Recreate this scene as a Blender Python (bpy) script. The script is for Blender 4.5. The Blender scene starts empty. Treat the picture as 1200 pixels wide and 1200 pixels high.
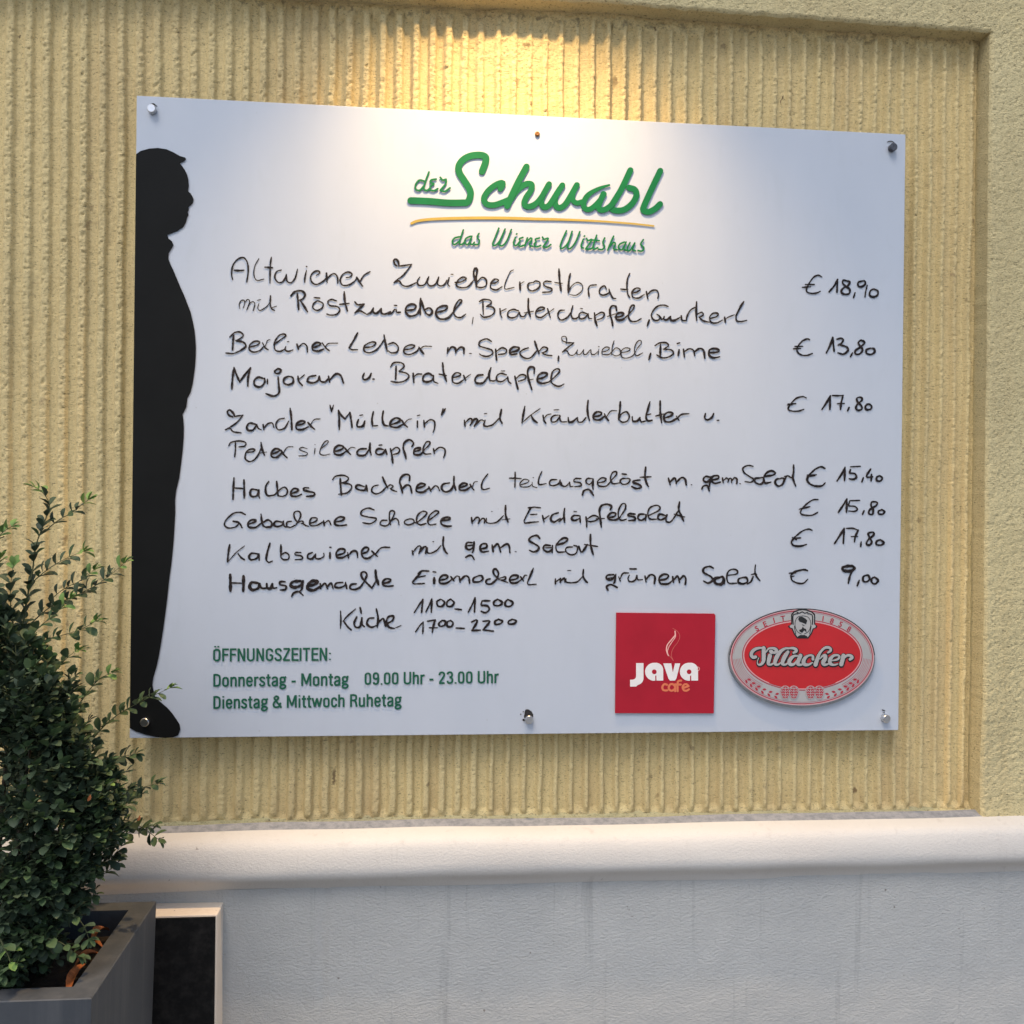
import bpy, bmesh, math, random
import numpy as np
from mathutils import Vector, Matrix
from mathutils.geometry import tessellate_polygon

random.seed(7); rng = np.random.default_rng(11)
S = bpy.context.scene
COL = S.collection

# ------------------------------------------------------------------ camera
CAM = Vector((0.4417, -1.5760, 1.6010))
RIGHT = Vector((0.99531, -0.09610, 0.01154)).normalized()
FWD = Vector((0.09608, 0.99537, -0.00130)).normalized()
UP = RIGHT.cross(FWD).normalized()
RIGHT = FWD.cross(UP).normalized()
cd = bpy.data.cameras.new('camera'); cam = bpy.data.objects.new('camera', cd); COL.objects.link(cam)
cd.sensor_width = 36.0; cd.lens = 36.0 * 1150.0 / 1200.0; cd.clip_start = 0.05; cd.clip_end = 500
m = Matrix((RIGHT, UP, -FWD)).transposed().to_4x4(); m.translation = CAM
cam.matrix_world = m
S.camera = cam

# ------------------------------------------------------------------ world, sun, exposure
SUN_EL, SUN_AZ = math.radians(56), math.radians(206)      # azimuth clockwise from +Y: behind the camera, a little to its left
w = bpy.data.worlds.new('World'); S.world = w; w.use_nodes = True
nt = w.node_tree; nt.nodes.clear()
sky = nt.nodes.new('ShaderNodeTexSky'); sky.sky_type = 'NISHITA'; sky.sun_disc = False
sky.sun_elevation = SUN_EL; sky.sun_rotation = SUN_AZ; sky.air_density = 1.0; sky.dust_density = 2.2; sky.ozone_density = 1.2
bg = nt.nodes.new('ShaderNodeBackground'); bg.inputs['Strength'].default_value = 0.14
wo = nt.nodes.new('ShaderNodeOutputWorld')
nt.links.new(sky.outputs[0], bg.inputs[0]); nt.links.new(bg.outputs[0], wo.inputs[0])
sl = bpy.data.lights.new('sun', 'SUN'); sl.energy = 0.98; sl.angle = math.radians(24); sl.color = (1.0, 0.955, 0.88)
sun = bpy.data.objects.new('sun', sl); COL.objects.link(sun)
sd = Vector((math.sin(SUN_AZ) * math.cos(SUN_EL), math.cos(SUN_AZ) * math.cos(SUN_EL), math.sin(SUN_EL)))
sun.rotation_euler = sd.to_track_quat('Z', 'Y').to_euler(); sun.location = (0, -5, 6)
S.view_settings.view_transform = 'Standard'; S.view_settings.look = 'None'
S.view_settings.exposure = 0.40; S.view_settings.gamma = 1.0; S.view_settings.use_curve_mapping = False
S.cycles.max_bounces = 8; S.cycles.transparent_max_bounces = 16

# ------------------------------------------------------------------ helpers
def on_plane(px, py, y=0.0):
    """the point of the upright plane at depth y that stands at pixel px, py of the photograph"""
    d = FWD + RIGHT * ((px - 600) / 1150) - UP * ((py - 600) / 1150)
    t = (y - CAM.y) / d.y
    p = CAM + d * t
    return (p.x, p.z)

def tag(o, label=None, category=None, group=None, kind=None):
    if label: o['label'] = label
    if category: o['category'] = category
    if group: o['group'] = group
    if kind: o['kind'] = kind
    return o

def empty(name, loc=(0, 0, 0), **kw):
    o = bpy.data.objects.new(name, None); COL.objects.link(o); o.location = loc
    o.empty_display_size = 0.05
    return tag(o, **kw)

def link(name, me, mat=None, parent=None, smooth=False):
    if mat is not None:
        me.materials.clear(); me.materials.append(mat)
    if smooth:
        me.polygons.foreach_set('use_smooth', [True] * len(me.polygons))
    o = bpy.data.objects.new(name, me); COL.objects.link(o)
    if parent is not None:
        o.parent = parent; o.matrix_parent_inverse = Matrix.Translation(-Vector(parent.location))
    return o

def from_bm(name, bm, mat=None, parent=None, smooth=False):
    me = bpy.data.meshes.new(name); bm.to_mesh(me); bm.free()
    return link(name, me, mat, parent, smooth)

def grid_mesh(name, P, mat, parent=None, mask=None, flip=False, smooth=True):
    """P: (rows, cols, 3) array of points; mask: (rows-1, cols-1) of quads to keep"""
    r, c, _ = P.shape
    idx = np.arange(r * c).reshape(r, c)
    q = np.stack([idx[:-1, :-1], idx[:-1, 1:], idx[1:, 1:], idx[1:, :-1]], -1)
    if flip: q = q[..., ::-1]
    q = q[mask] if mask is not None else q.reshape(-1, 4)
    me = bpy.data.meshes.new(name)
    me.vertices.add(r * c); me.vertices.foreach_set('co', P.reshape(-1))
    n = len(q)
    me.loops.add(n * 4); me.loops.foreach_set('vertex_index', q.reshape(-1))
    me.polygons.add(n); me.polygons.foreach_set('loop_start', np.arange(n) * 4)
    me.update(); me.validate()
    return link(name, me, mat, parent, smooth)

def box_bm(bm, x0, x1, y0, y1, z0, z1):
    vs = [bm.verts.new((x, y, z)) for x in (x0, x1) for y in (y0, y1) for z in (z0, z1)]
    for f in ((0, 1, 3, 2), (4, 6, 7, 5), (0, 4, 5, 1), (2, 3, 7, 6), (0, 2, 6, 4), (1, 5, 7, 3)):
        bm.faces.new([vs[i] for i in f])
    return vs

def bevelled_box(name, dims, mat, parent=None, bev=0.002, seg=2):
    bm = bmesh.new(); box_bm(bm, *dims)
    bmesh.ops.recalc_face_normals(bm, faces=bm.faces)
    bmesh.ops.bevel(bm, geom=list(bm.edges), offset=bev, segments=seg, profile=0.6, affect='EDGES')
    return from_bm(name, bm, mat, parent)

def disc_stack(bm, cx, cz, rings, n=24, close_front=True):
    """lathe about the y axis: rings = [(y, r), ...] from back to front"""
    prev = None
    for (y, r) in rings:
        ring = [bm.verts.new((cx + r * math.cos(2 * math.pi * k / n), y, cz + r * math.sin(2 * math.pi * k / n))) for k in range(n)]
        if prev:
            for k in range(n):
                bm.faces.new((prev[k], prev[(k + 1) % n], ring[(k + 1) % n], ring[k]))
        prev = ring
    if close_front: bm.faces.new(prev)

_perm = rng.permutation(256)
_perm = np.concatenate([_perm, _perm]); _val = rng.random(256) * 2 - 1
def vnoise(x, y):
    xi = np.floor(x).astype(int); yi = np.floor(y).astype(int)
    fx = x - xi; fy = y - yi
    fx = fx * fx * (3 - 2 * fx); fy = fy * fy * (3 - 2 * fy)
    h = lambda a, b: _val[_perm[(_perm[a & 255] + b) & 255]]
    return (h(xi, yi) * (1 - fx) + h(xi + 1, yi) * fx) * (1 - fy) + (h(xi, yi + 1) * (1 - fx) + h(xi + 1, yi + 1) * fx) * fy
def fbm(x, y, oct=4, gain=0.5):
    s = 0; a = 1.0
    for k in range(oct):
        s = s + a * vnoise(x * 2 ** k + 17.3 * k, y * 2 ** k + 9.1 * k); a *= gain
    return s

# ---- materials
class NT:
    def __init__(self, name):
        self.m = bpy.data.materials.new(name); self.m.use_nodes = True
        self.t = self.m.node_tree; self.t.nodes.clear()
        self.out = self.t.nodes.new('ShaderNodeOutputMaterial')
        self.p = self.t.nodes.new('ShaderNodeBsdfPrincipled')
        self.t.links.new(self.p.outputs[0], self.out.inputs[0])
        self.tc = self.t.nodes.new('ShaderNodeTexCoord')
    def L(self, a, b): self.t.links.new(a, b)
    def mapping(self, scale=(1, 1, 1), rot=(0, 0, 0), src='Object'):
        n = self.t.nodes.new('ShaderNodeMapping'); n.inputs['Scale'].default_value = scale; n.inputs['Rotation'].default_value = rot
        self.L(self.tc.outputs[src], n.inputs[0]); return n.outputs[0]
    def noise(self, vec, scale, detail=4, rough=0.55, dist=0.0):
        n = self.t.nodes.new('ShaderNodeTexNoise'); n.inputs['Scale'].default_value = scale; n.inputs['Detail'].default_value = detail
        n.inputs['Roughness'].default_value = rough; n.inputs['Distortion'].default_value = dist
        self.L(vec, n.inputs['Vector']); return n.outputs['Fac']
    def voro(self, vec, scale, feature='F1'):
        n = self.t.nodes.new('ShaderNodeTexVoronoi'); n.feature = feature; n.inputs['Scale'].default_value = scale
        self.L(vec, n.inputs['Vector']); return n.outputs['Distance']
    def ramp(self, fac, stops):
        n = self.t.nodes.new('ShaderNodeValToRGB'); e = n.color_ramp.elements
        while len(e) < len(stops): e.new(0.5)
        for el, (p, c) in zip(e, stops):
            el.position = p; el.color = (*c, 1) if isinstance(c, tuple) else (c, c, c, 1)
        self.L(fac, n.inputs[0]); return n.outputs[0]
    def mix(self, fac, a, b, mode='MIX'):
        n = self.t.nodes.new('ShaderNodeMix'); n.data_type = 'RGBA'; n.blend_type = mode
        for v, i in ((fac, 0), (a, 6), (b, 7)):
            if isinstance(v, (int, float)): n.inputs[i].default_value = v if i == 0 else (v, v, v, 1)
            elif isinstance(v, tuple): n.inputs[i].default_value = (*v, 1)
            else: self.L(v, n.inputs[i])
        return n.outputs[2]
    def math(self, op, a, b=0.0):
        n = self.t.nodes.new('ShaderNodeMath'); n.operation = op
        for v, i in ((a, 0), (b, 1)):
            if isinstance(v, (int, float)): n.inputs[i].default_value = v
            else: self.L(v, n.inputs[i])
        return n.outputs[0]
    def bump(self, h, strength, dist, normal=None):
        n = self.t.nodes.new('ShaderNodeBump'); n.inputs['Strength'].default_value = strength; n.inputs['Distance'].default_value = dist
        self.L(h, n.inputs['Height'])
        if normal is not None: self.L(normal, n.inputs['Normal'])
        return n.outputs[0]
    def set(self, color=None, rough=None, normal=None, **kw):
        for k, v in (('Base Color', color), ('Roughness', rough), ('Normal', normal), *kw.items()):
            if v is None: continue
            if isinstance(v, (int, float)): self.p.inputs[k].default_value = v
            elif isinstance(v, tuple): self.p.inputs[k].default_value = (*v, 1)
            else: self.L(v, self.p.inputs[k])
        return self.m

def plaster(name, ca, cb, stain, grain=1.0, ribbed=False):
    n = NT(name); v = n.mapping()
    big = n.noise(v, 2.3, 5, 0.6)
    col = n.mix(n.ramp(big, [(0.35, 0.0), (0.65, 1.0)]), ca, cb)
    streak = n.noise(n.mapping((9, 9, 0.9)), 1.6, 5, 0.6, 0.4)
    col = n.mix(n.math('MULTIPLY', n.ramp(streak, [(0.48, 0.0), (0.72, 1.0)]), 0.45), col, stain)
    spk = n.noise(v, 520, 3, 0.6)
    col = n.mix(1.0, col, n.ramp(spk, [(0.3, 0.80), (0.6, 1.0)]), 'MULTIPLY')
    # torn specks of grit: dirt and shade painted into small elongated pits
    pit = n.noise(n.mapping((1.0, 1.0, 2.3), (0, 0.3, 0)), 250, 2, 0.5, 0.8)
    pitm = n.ramp(pit, [(0.32, 1.0), (0.40, 0.0)])
    col = n.mix(n.math('MULTIPLY', pitm, 0.75), col, tuple(c * 0.30 for c in ca))
    dirt = n.noise(v, 14, 3, 0.6)
    dirt2 = n.ramp(n.math('MULTIPLY', dirt, n.noise(v, 70, 2, 0.5)), [(0.40, 0.0), (0.47, 1.0)])
    col = n.mix(n.math('MULTIPLY', dirt2, 0.5), col, (0.20, 0.13, 0.07))
    if ribbed:
        geo = n.t.nodes.new('ShaderNodeSeparateXYZ'); n.L(n.tc.outputs['Object'], geo.inputs[0]); sx, sz = geo.outputs['X'], geo.outputs['Z']
        wz = n.math('MULTIPLY', n.math('SUBTRACT', n.noise(v, 90, 3, 0.6), 0.5), 0.016)
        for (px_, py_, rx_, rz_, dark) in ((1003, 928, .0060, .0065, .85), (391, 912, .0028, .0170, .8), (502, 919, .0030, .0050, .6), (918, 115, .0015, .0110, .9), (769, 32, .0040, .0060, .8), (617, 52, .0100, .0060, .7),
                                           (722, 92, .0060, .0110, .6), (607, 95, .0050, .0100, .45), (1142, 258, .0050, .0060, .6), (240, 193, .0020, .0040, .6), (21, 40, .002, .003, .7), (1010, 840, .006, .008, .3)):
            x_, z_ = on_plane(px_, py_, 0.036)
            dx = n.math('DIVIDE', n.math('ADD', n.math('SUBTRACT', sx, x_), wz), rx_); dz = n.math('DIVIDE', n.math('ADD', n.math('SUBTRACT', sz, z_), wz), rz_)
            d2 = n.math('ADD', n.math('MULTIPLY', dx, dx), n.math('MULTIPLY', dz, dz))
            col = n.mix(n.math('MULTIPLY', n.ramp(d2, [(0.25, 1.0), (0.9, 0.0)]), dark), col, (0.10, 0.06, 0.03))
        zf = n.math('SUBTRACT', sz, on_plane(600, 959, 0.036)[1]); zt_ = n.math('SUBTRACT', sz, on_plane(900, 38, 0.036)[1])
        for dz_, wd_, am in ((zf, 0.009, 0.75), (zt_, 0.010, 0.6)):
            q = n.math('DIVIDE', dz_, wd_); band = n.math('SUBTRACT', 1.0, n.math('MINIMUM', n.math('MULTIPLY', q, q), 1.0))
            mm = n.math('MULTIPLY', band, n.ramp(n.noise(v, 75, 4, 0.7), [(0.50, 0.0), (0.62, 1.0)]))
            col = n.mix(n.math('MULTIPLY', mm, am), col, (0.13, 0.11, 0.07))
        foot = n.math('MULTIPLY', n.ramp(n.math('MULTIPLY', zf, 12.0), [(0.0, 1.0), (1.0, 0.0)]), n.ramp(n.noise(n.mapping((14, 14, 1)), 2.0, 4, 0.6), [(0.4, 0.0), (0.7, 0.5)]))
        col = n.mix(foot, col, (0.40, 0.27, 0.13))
    g1 = n.noise(n.mapping((1.0, 1.0, 1.7), (0, 0.25, 0)), 270, 4, 0.6, 0.2)
    g2 = n.noise(v, 520, 3, 0.6)
    b = n.bump(g1, 1.0 * grain, 0.0036)
    b = n.bump(g2, 0.6 * grain, 0.0012, b)
    b = n.bump(n.math('SUBTRACT', 1.0, pitm), 0.8 * grain, 0.0012, b)
    return n.set(col, 0.92, b)

M = {}
M['yellow'] = plaster('yellow_plaster', (0.625, 0.53, 0.285), (0.68, 0.58, 0.32), (0.50, 0.39, 0.20), 0.75)
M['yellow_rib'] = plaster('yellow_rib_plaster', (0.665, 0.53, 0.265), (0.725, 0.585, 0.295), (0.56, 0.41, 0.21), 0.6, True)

def painted_plinth(name, ca, cb, dirt_col, amt, sc=1.0, bstr=0.8):
    n = NT(name); v = n.mapping()
    col = n.mix(n.ramp(n.noise(v, 3.0, 4, 0.6), [(0.35, 0.0), (0.65, 1.0)]), ca, cb)
    st = n.noise(n.mapping((45, 45, 1.3)), 1.3, 5, 0.65, 0.25)
    stm = n.math('MULTIPLY', n.ramp(st, [(0.58, 0.0), (0.74, 1.0)]), amt)
    col = n.mix(stm, col, dirt_col)
    sp = n.noise(v, 60, 3, 0.5)
    col = n.mix(n.ramp(sp, [(0.74, 0.0), (0.78, 0.8)]), col, (0.16, 0.13, 0.11))
    g = n.noise(n.mapping((1, 1, 1.7), (0, -0.5, 0)), 165 * sc, 5, 0.66, 0.5)
    g2 = n.noise(v, 300, 3, 0.6)
    b = n.bump(g, bstr, 0.0034); b = n.bump(g2, 0.35, 0.0007, b)
    return n.set(col, 0.62, b)
M['plinth'] = painted_plinth('grey_plinth_paint', (0.415, 0.42, 0.41), (0.465, 0.465, 0.445), (0.25, 0.25, 0.245), 0.5)
M['ledge'] = painted_plinth('pale_ledge_paint', (0.545, 0.52, 0.485), (0.585, 0.565, 0.53), (0.38, 0.35, 0.32), 0.35, 1.3, 0.35)
def ledge_top():
    n = NT('dusty_ledge_top'); v = n.mapping()
    c = n.mix(n.ramp(n.noise(v, 90, 4, 0.7), [(0.35, 0.0), (0.6, 1.0)]), (0.17, 0.18, 0.20), (0.27, 0.275, 0.29))
    return n.set(c, 0.95, n.bump(n.noise(v, 300, 3), 0.6, 0.001))
M['ledge_top'] = ledge_top()
M['sill'] = plaster('sill_plaster', (0.50, 0.45, 0.24), (0.58, 0.50, 0.27), (0.22, 0.21, 0.15), 0.8)
M['cream'] = painted_plinth('cream_edge_paint', (0.78, 0.67, 0.54), (0.80, 0.70, 0.58), (0.6, 0.5, 0.4), 0.3, 2, 0.3)
def slate():
    n = NT('black_slate'); v = n.mapping()
    c = n.mix(n.ramp(n.noise(v, 45, 5, 0.7), [(0.45, 0.0), (0.75, 1.0)]), (0.008, 0.008, 0.008), (0.028, 0.026, 0.024))
    return n.set(c, 0.85, n.bump(n.noise(v, 80, 4), 0.5, 0.002), **{'Specular IOR Level': 0.2})
M['slate'] = slate()
def board_white():
    n = NT('white_board_sheet'); v = n.mapping()
    c = n.mix(n.ramp(n.noise(n.mapping((6, 6, 1.2)), 1.2, 4, 0.55), [(0.3, 0.0), (0.7, 1.0)]), (0.495, 0.525, 0.60), (0.535, 0.56, 0.63))
    sm = n.noise(n.mapping((3, 3, 1)), 9, 5, 0.65, 1.5)
    c = n.mix(n.math('MULTIPLY', n.ramp(sm, [(0.55, 0.0), (0.8, 1.0)]), 0.25), c, (0.44, 0.47, 0.51))
    fine = n.noise(n.mapping((1, 1, 0.35), (0, 0.5, 0)), 38, 4, 0.7, 2.0)
    c = n.mix(n.math('MULTIPLY', n.ramp(fine, [(0.60, 0.0), (0.72, 1.0)]), 0.10), c, (0.40, 0.42, 0.45))
    sp = n.noise(v, 150, 2, 0.5)
    c = n.mix(n.ramp(sp, [(0.775, 0.0), (0.80, 0.5)]), c, (0.2, 0.19, 0.18))
    return n.set(c, 0.5)
M['white'] = board_white()
def clear():
    n = NT('clear_acrylic'); t = n.t
    tr = t.nodes.new('ShaderNodeBsdfTransparent'); tr.inputs[0].default_value = (0.985, 0.992, 0.99, 1)
    gl = t.nodes.new('ShaderNodeBsdfGlossy'); gl.inputs['Roughness'].default_value = 0.06
    n.L(n.ramp(n.noise(n.mapping((2, 2, 7), (0, 0.2, 0)), 16, 5, 0.7, 1.0), [(0.4, 0.04), (0.75, 0.22)]), gl.inputs['Roughness'])
    fr = t.nodes.new('ShaderNodeFresnel'); fr.inputs[0].default_value = 1.27
    ge = t.nodes.new('ShaderNodeNewGeometry')       # only the outer face mirrors; the inner face would otherwise reflect totally
    mx = t.nodes.new('ShaderNodeMixShader'); n.L(n.math('MULTIPLY', fr.outputs[0], n.math('SUBTRACT', 1.0, ge.outputs['Backfacing'])), mx.inputs[0]); n.L(tr.outputs[0], mx.inputs[1]); n.L(gl.outputs[0], mx.inputs[2])
    n.L(mx.outputs[0], n.out.inputs[0]); return n.m
M['clear'] = clear()
def simple(name, col, rough=0.5, var=0.15, sc=40, bump=0.0, **kw):
    n = NT(name); v = n.mapping()
    f = n.ramp(n.noise(v, sc, 4, 0.6), [(0.3, 0.0), (0.7, 1.0)])
    c = n.mix(f, tuple(x * (1 - var) for x in col), tuple(min(1, x * (1 + var)) for x in col))
    return n.set(c, rough, n.bump(n.noise(v, sc * 4, 3), bump, 0.001) if bump else None, **kw)
def ink():
    n = NT('black_marker_ink'); v = n.mapping()
    f = n.ramp(n.noise(v, 160, 3, 0.6), [(0.42, 0.0), (0.68, 1.0)])
    c = n.mix(f, (0.006, 0.005, 0.006), (0.030, 0.020, 0.018))
    a = n.ramp(n.noise(v, 330, 2, 0.6), [(0.30, 0.70), (0.42, 1.0)])
    return n.set(c, 0.6, None, Alpha=a, **{'Specular IOR Level': 0.2})
M['ink'] = ink()
M['black_print'] = simple('black_print_film', (0.006, 0.0065, 0.0065), 0.5, 0.2, 8, **{'Specular IOR Level': 0.12})
M['green'] = simple('green_print', (0.004, 0.135, 0.042), 0.5, 0.10, 30, **{'Specular IOR Level': 0.2})
M['dark_green'] = simple('dark_green_print', (0.002, 0.085, 0.045), 0.4, 0.12, 60)
M['gold'] = simple('gold_print', (0.40, 0.28, 0.045), 0.4, 0.08, 60)
M['steel'] = simple('brushed_steel', (0.62, 0.62, 0.62), 0.28, 0.08, 200, 0.1, Metallic=1.0)
M['rust'] = simple('rusty_screw', (0.22, 0.10, 0.03), 0.7, 0.5, 400, 0.5, Metallic=0.4)
M['dark_bolt'] = simple('tarnished_bolt', (0.10, 0.10, 0.11), 0.4, 0.5, 300, 0.3, Metallic=0.8)
M['hole'] = simple('dark_hole', (0.012, 0.012, 0.013), 0.8, 0.3, 300)
M['red_plate'] = simple('crimson_print', (0.34, 0.009, 0.024), 0.5, 0.10, 12, **{'Specular IOR Level': 0.25})
M['print_white'] = simple('white_print', (0.72, 0.71, 0.70), 0.5, 0.05, 60)
M['orange_print'] = simple('orange_print', (0.62, 0.16, 0.07), 0.5, 0.05, 60)
M['pink_print'] = simple('pale_pink_print', (0.75, 0.42, 0.38), 0.5, 0.05, 60)
M['thin_pink'] = simple('thin_line_print', (0.50, 0.10, 0.08), 0.5, 0.05, 60)
M['silver'] = simple('silver_grey_enamel', (0.37, 0.37, 0.37), 0.5, 0.07, 50, 0, Metallic=0.05)
M['edge_metal'] = simple('plate_edge_metal', (0.24, 0.25, 0.26), 0.4, 0.15, 80, 0, Metallic=0.7)
M['beer_red'] = simple('scarlet_enamel', (0.45, 0.013, 0.018), 0.35, 0.07, 20)
M['line_red'] = simple('red_line_enamel', (0.36, 0.015, 0.035), 0.4, 0.07, 60)
M['line_pink'] = simple('pink_line_enamel', (0.62, 0.30, 0.31), 0.4, 0.07, 60)
M['black_enamel'] = simple('black_enamel', (0.010, 0.011, 0.012), 0.35, 0.2, 60)
def planter_mat():
    n = NT('anthracite_planter'); v = n.mapping()
    c = n.mix(n.ramp(n.noise(v, 9, 5, 0.65), [(0.3, 0.0), (0.7, 1.0)]), (0.036, 0.042, 0.050), (0.054, 0.060, 0.068))
    g = n.t.nodes.new('ShaderNodeNewGeometry'); sx = n.t.nodes.new('ShaderNodeSeparateXYZ'); n.L(g.outputs['True Normal'], sx.inputs[0])
    dust = n.math('MULTIPLY', n.math('GREATER_THAN', sx.outputs['Z'], 0.6), n.ramp(n.noise(v, 30, 5, 0.65), [(0.3, 0.05), (0.8, 0.55)]))
    c = n.mix(dust, c, (0.105, 0.105, 0.105))          # settled dust on upward faces
    run = n.noise(n.mapping((30, 30, 1.2)), 1.4, 4, 0.6)
    c = n.mix(n.math('MULTIPLY', n.ramp(run, [(0.5, 0.0), (0.75, 1.0)]), 0.4), c, (0.13, 0.13, 0.13))
    return n.set(c, 0.62, n.bump(n.noise(v, 240, 3), 0.25, 0.0006))
M['anthracite'] = planter_mat()
M['soil'] = simple('dark_soil', (0.018, 0.012, 0.008), 0.95, 0.5, 120, 1.0)
M['bark'] = simple('twig_bark', (0.050, 0.040, 0.025), 0.9, 0.3, 200, 0.4)
M['green_stem'] = simple('green_twig', (0.075, 0.085, 0.035), 0.8, 0.3, 200, 0.3)
M['dry_leaf'] = simple('dry_orange_leaf', (0.42, 0.13, 0.035), 0.75, 0.35, 150, 0.4)
M['lamp_metal'] = simple('lamp_housing_metal', (0.25, 0.25, 0.26), 0.4, 0.1, 60, 0, Metallic=0.8)
M['pavement'] = simple('pavement_concrete', (0.26, 0.25, 0.24), 0.9, 0.15, 6, 0.4)
def leaf_mat(name, ca, cb):
    n = NT(name)
    g = n.t.nodes.new('ShaderNodeNewGeometry')
    oi = n.t.nodes.new('ShaderNodeObjectInfo')
    r = n.math('FRACT', n.math('ADD', g.outputs['Random Per Island'], oi.outputs['Random']))
    c = n.mix(r, ca, cb)
    return n.set(c, 0.55, None, **{'Specular IOR Level': 0.3, 'Transmission Weight': 0.0})
M['leaf'] = leaf_mat('evergreen_leaf', (0.026, 0.045, 0.026), (0.062, 0.090, 0.050))
M['leaf_mid'] = leaf_mat('mid_green_leaf', (0.045, 0.080, 0.034), (0.080, 0.125, 0.052))
M['leaf_new'] = leaf_mat('fresh_green_leaf', (0.085, 0.175, 0.045), (0.18, 0.28, 0.075))

# ------------------------------------------------------------------ ribbons for writing and line work
def smooth_path(pts, step=1.3):
    P = [Vector(p) for p in pts]
    if len(P) == 1: P = [P[0], P[0] + Vector((0.5, 0.2))]
    if len(P) == 2:
        n = max(2, int((P[1] - P[0]).length / step)); return [P[0].lerp(P[1], k / n) for k in range(n + 1)]
    out = []
    E = [2 * P[0] - P[1]] + P + [2 * P[-1] - P[-2]]
    for i in range(1, len(E) - 2):
        p0, p1, p2, p3 = E[i - 1:i + 3]
        n = max(2, int((p2 - p1).length / step))
        for k in range(n):
            t = k / n
            out.append(0.5 * ((2 * p1) + (p2 - p0) * t + (2 * p0 - 5 * p1 + 4 * p2 - p3) * t * t + (3 * p1 - p0 - 3 * p2 + p3) * t ** 3))
    out.append(P[-1])
    return out

def ribbon(bm, path, widths, base=0.0, thick=0.0002, profile='dome', to=None, caps=True):
    """path in photo pixels, laid on the upright plane at depth base; widths in pixels (a number or one per point)"""
    n = len(path)
    W = [widths] * n if isinstance(widths, (int, float)) else widths
    L = [0]
    for a, b in zip(path[:-1], path[1:]): L.append(L[-1] + (b - a).length)
    tot = L[-1] or 1
    st = []
    for i, p in enumerate(path):
        a = path[max(0, i - 1)]; b = path[min(n - 1, i + 1)]
        d = (b - a); d = d.normalized() if d.length > 1e-9 else Vector((1, 0))
        st.append((p, d, W[i], i / max(1, n - 1)))
    caps0 = [(st[0][0] - st[0][1] * (st[0][2] / 2) * math.sin(a), st[0][1], st[0][2] * math.cos(a), 0.0) for a in (1.5, 1.05, 0.6)]
    caps1 = [(st[-1][0] + st[-1][1] * (st[-1][2] / 2) * math.sin(a), st[-1][1], st[-1][2] * math.cos(a), 1.0) for a in (0.6, 1.05, 1.5)]
    st = caps0 + st + caps1 if caps else st
    prof = {'dome': ((-0.5, 0), (-0.25, 0.8), (0.25, 0.8), (0.5, 0)), 'flat': ((-0.5, 0), (-0.5, 1), (0.5, 1), (0.5, 0))}[profile]
    prev = None
    for (p, d, wd, t) in st:
        nrm = Vector((-d.y, d.x)); row = []
        for (u, h) in prof:
            q = p + nrm * (u * wd)
            x, z = on_plane(q.x, q.y, 0.0)
            row.append(bm.verts.new((x, base - h * thick * (0.75 + 0.25 * t), z)))
        if prev:
            for k in range(len(prof) - 1):
                bm.faces.new((prev[k], row[k], row[k + 1], prev[k + 1]))
        else:
            bm.faces.new(row)
        prev = row
    bm.faces.new(prev[::-1])

def finish(name, bm, mat, parent, label=None, smooth=False):
    bmesh.ops.recalc_face_normals(bm, faces=bm.faces)
    o = from_bm(name, bm, mat, parent, smooth)
    if label: o['label'] = label
    return o

PEN = {'t': 1.25, 'n': 1.9, 'b': 2.5, 'B': 3.6}
def strokes(bm, x0, y0, sc, text, base, thick, pen=PEN, profile='dome', width=None, taper=True, step=1.3):
    k = 0
    for s in text.replace('\n', ';').split(';'):
        s = s.strip()
        if not s: continue
        key = 'n'
        if s[0] in 'ntbB': key, s = s[0], s[1:]
        pts = [tuple(float(v) for v in q.split(',')) for q in s.split()]
        path = smooth_path([(x0 + a / sc, y0 + b / sc) for a, b in pts], step)
        wv = width if width else pen[key]
        n = len(path); r = random.random() * 9
        ws = []
        for i in range(n):
            wob = 1 + 0.16 * math.sin(i * 0.55 + r) + 0.08 * math.sin(i * 1.7 + 2 * r) if taper else 1
            e = min(i, n - 1 - i) / 3.0
            ws.append(wv * wob * (0.72 + 0.28 * min(1, e) if taper else 1))
        ribbon(bm, path, ws, base - (k % 7) * thick * 0.07, thick, profile)
        k += 1

def poly_plate(bm, pts, base, thick, to=None):
    """a flat cut shape with its own thickness from an outline in photo pixels"""
    P = [(to(*p) if to else on_plane(p[0], p[1], 0.0)) for p in pts]
    f = [bm.verts.new((x, base - thick, z)) for x, z in P]
    b = [bm.verts.new((x, base, z)) for x, z in P]
    n = len(P)
    for tri in tessellate_polygon([[Vector((x, z, 0)) for x, z in P]]):
        try: bm.faces.new([f[i] for i in tri])
        except ValueError: pass
    for i in range(n):
        j = (i + 1) % n
        bm.faces.new((f[i], f[j], b[j], b[i]))

# ------------------------------------------------------------------ the setting: ground and the house wall
bm = bmesh.new()
v = [bm.verts.new(p) for p in ((-80, -80, 0), (80, -80, 0), (80, 80, 0), (-80, 80, 0))]; bm.faces.new(v)
g = from_bm('pavement', bm, M['pavement']); tag(g, 'grey pavement in front of the house wall', kind='structure')

FACE, TROUGH = 0.0, 0.043
XR = on_plane(1157, 500, FACE)[0]
ZT = on_plane(900, 17, FACE)[1]
ZS = on_plane(600, 971, FACE)[1]
XL = -0.95
wall = empty('house_wall', (0.6, 0.05, 0), label='yellow plastered house wall with ribbed recessed panel above a grey plinth', category='wall')

def axis(parts):
    out = []
    for a, b, st in parts:
        n = max(1, round((b - a) / st)); out += list(np.linspace(a, b, n, endpoint=False))
    out.append(parts[-1][1]); return np.array(out)

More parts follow.
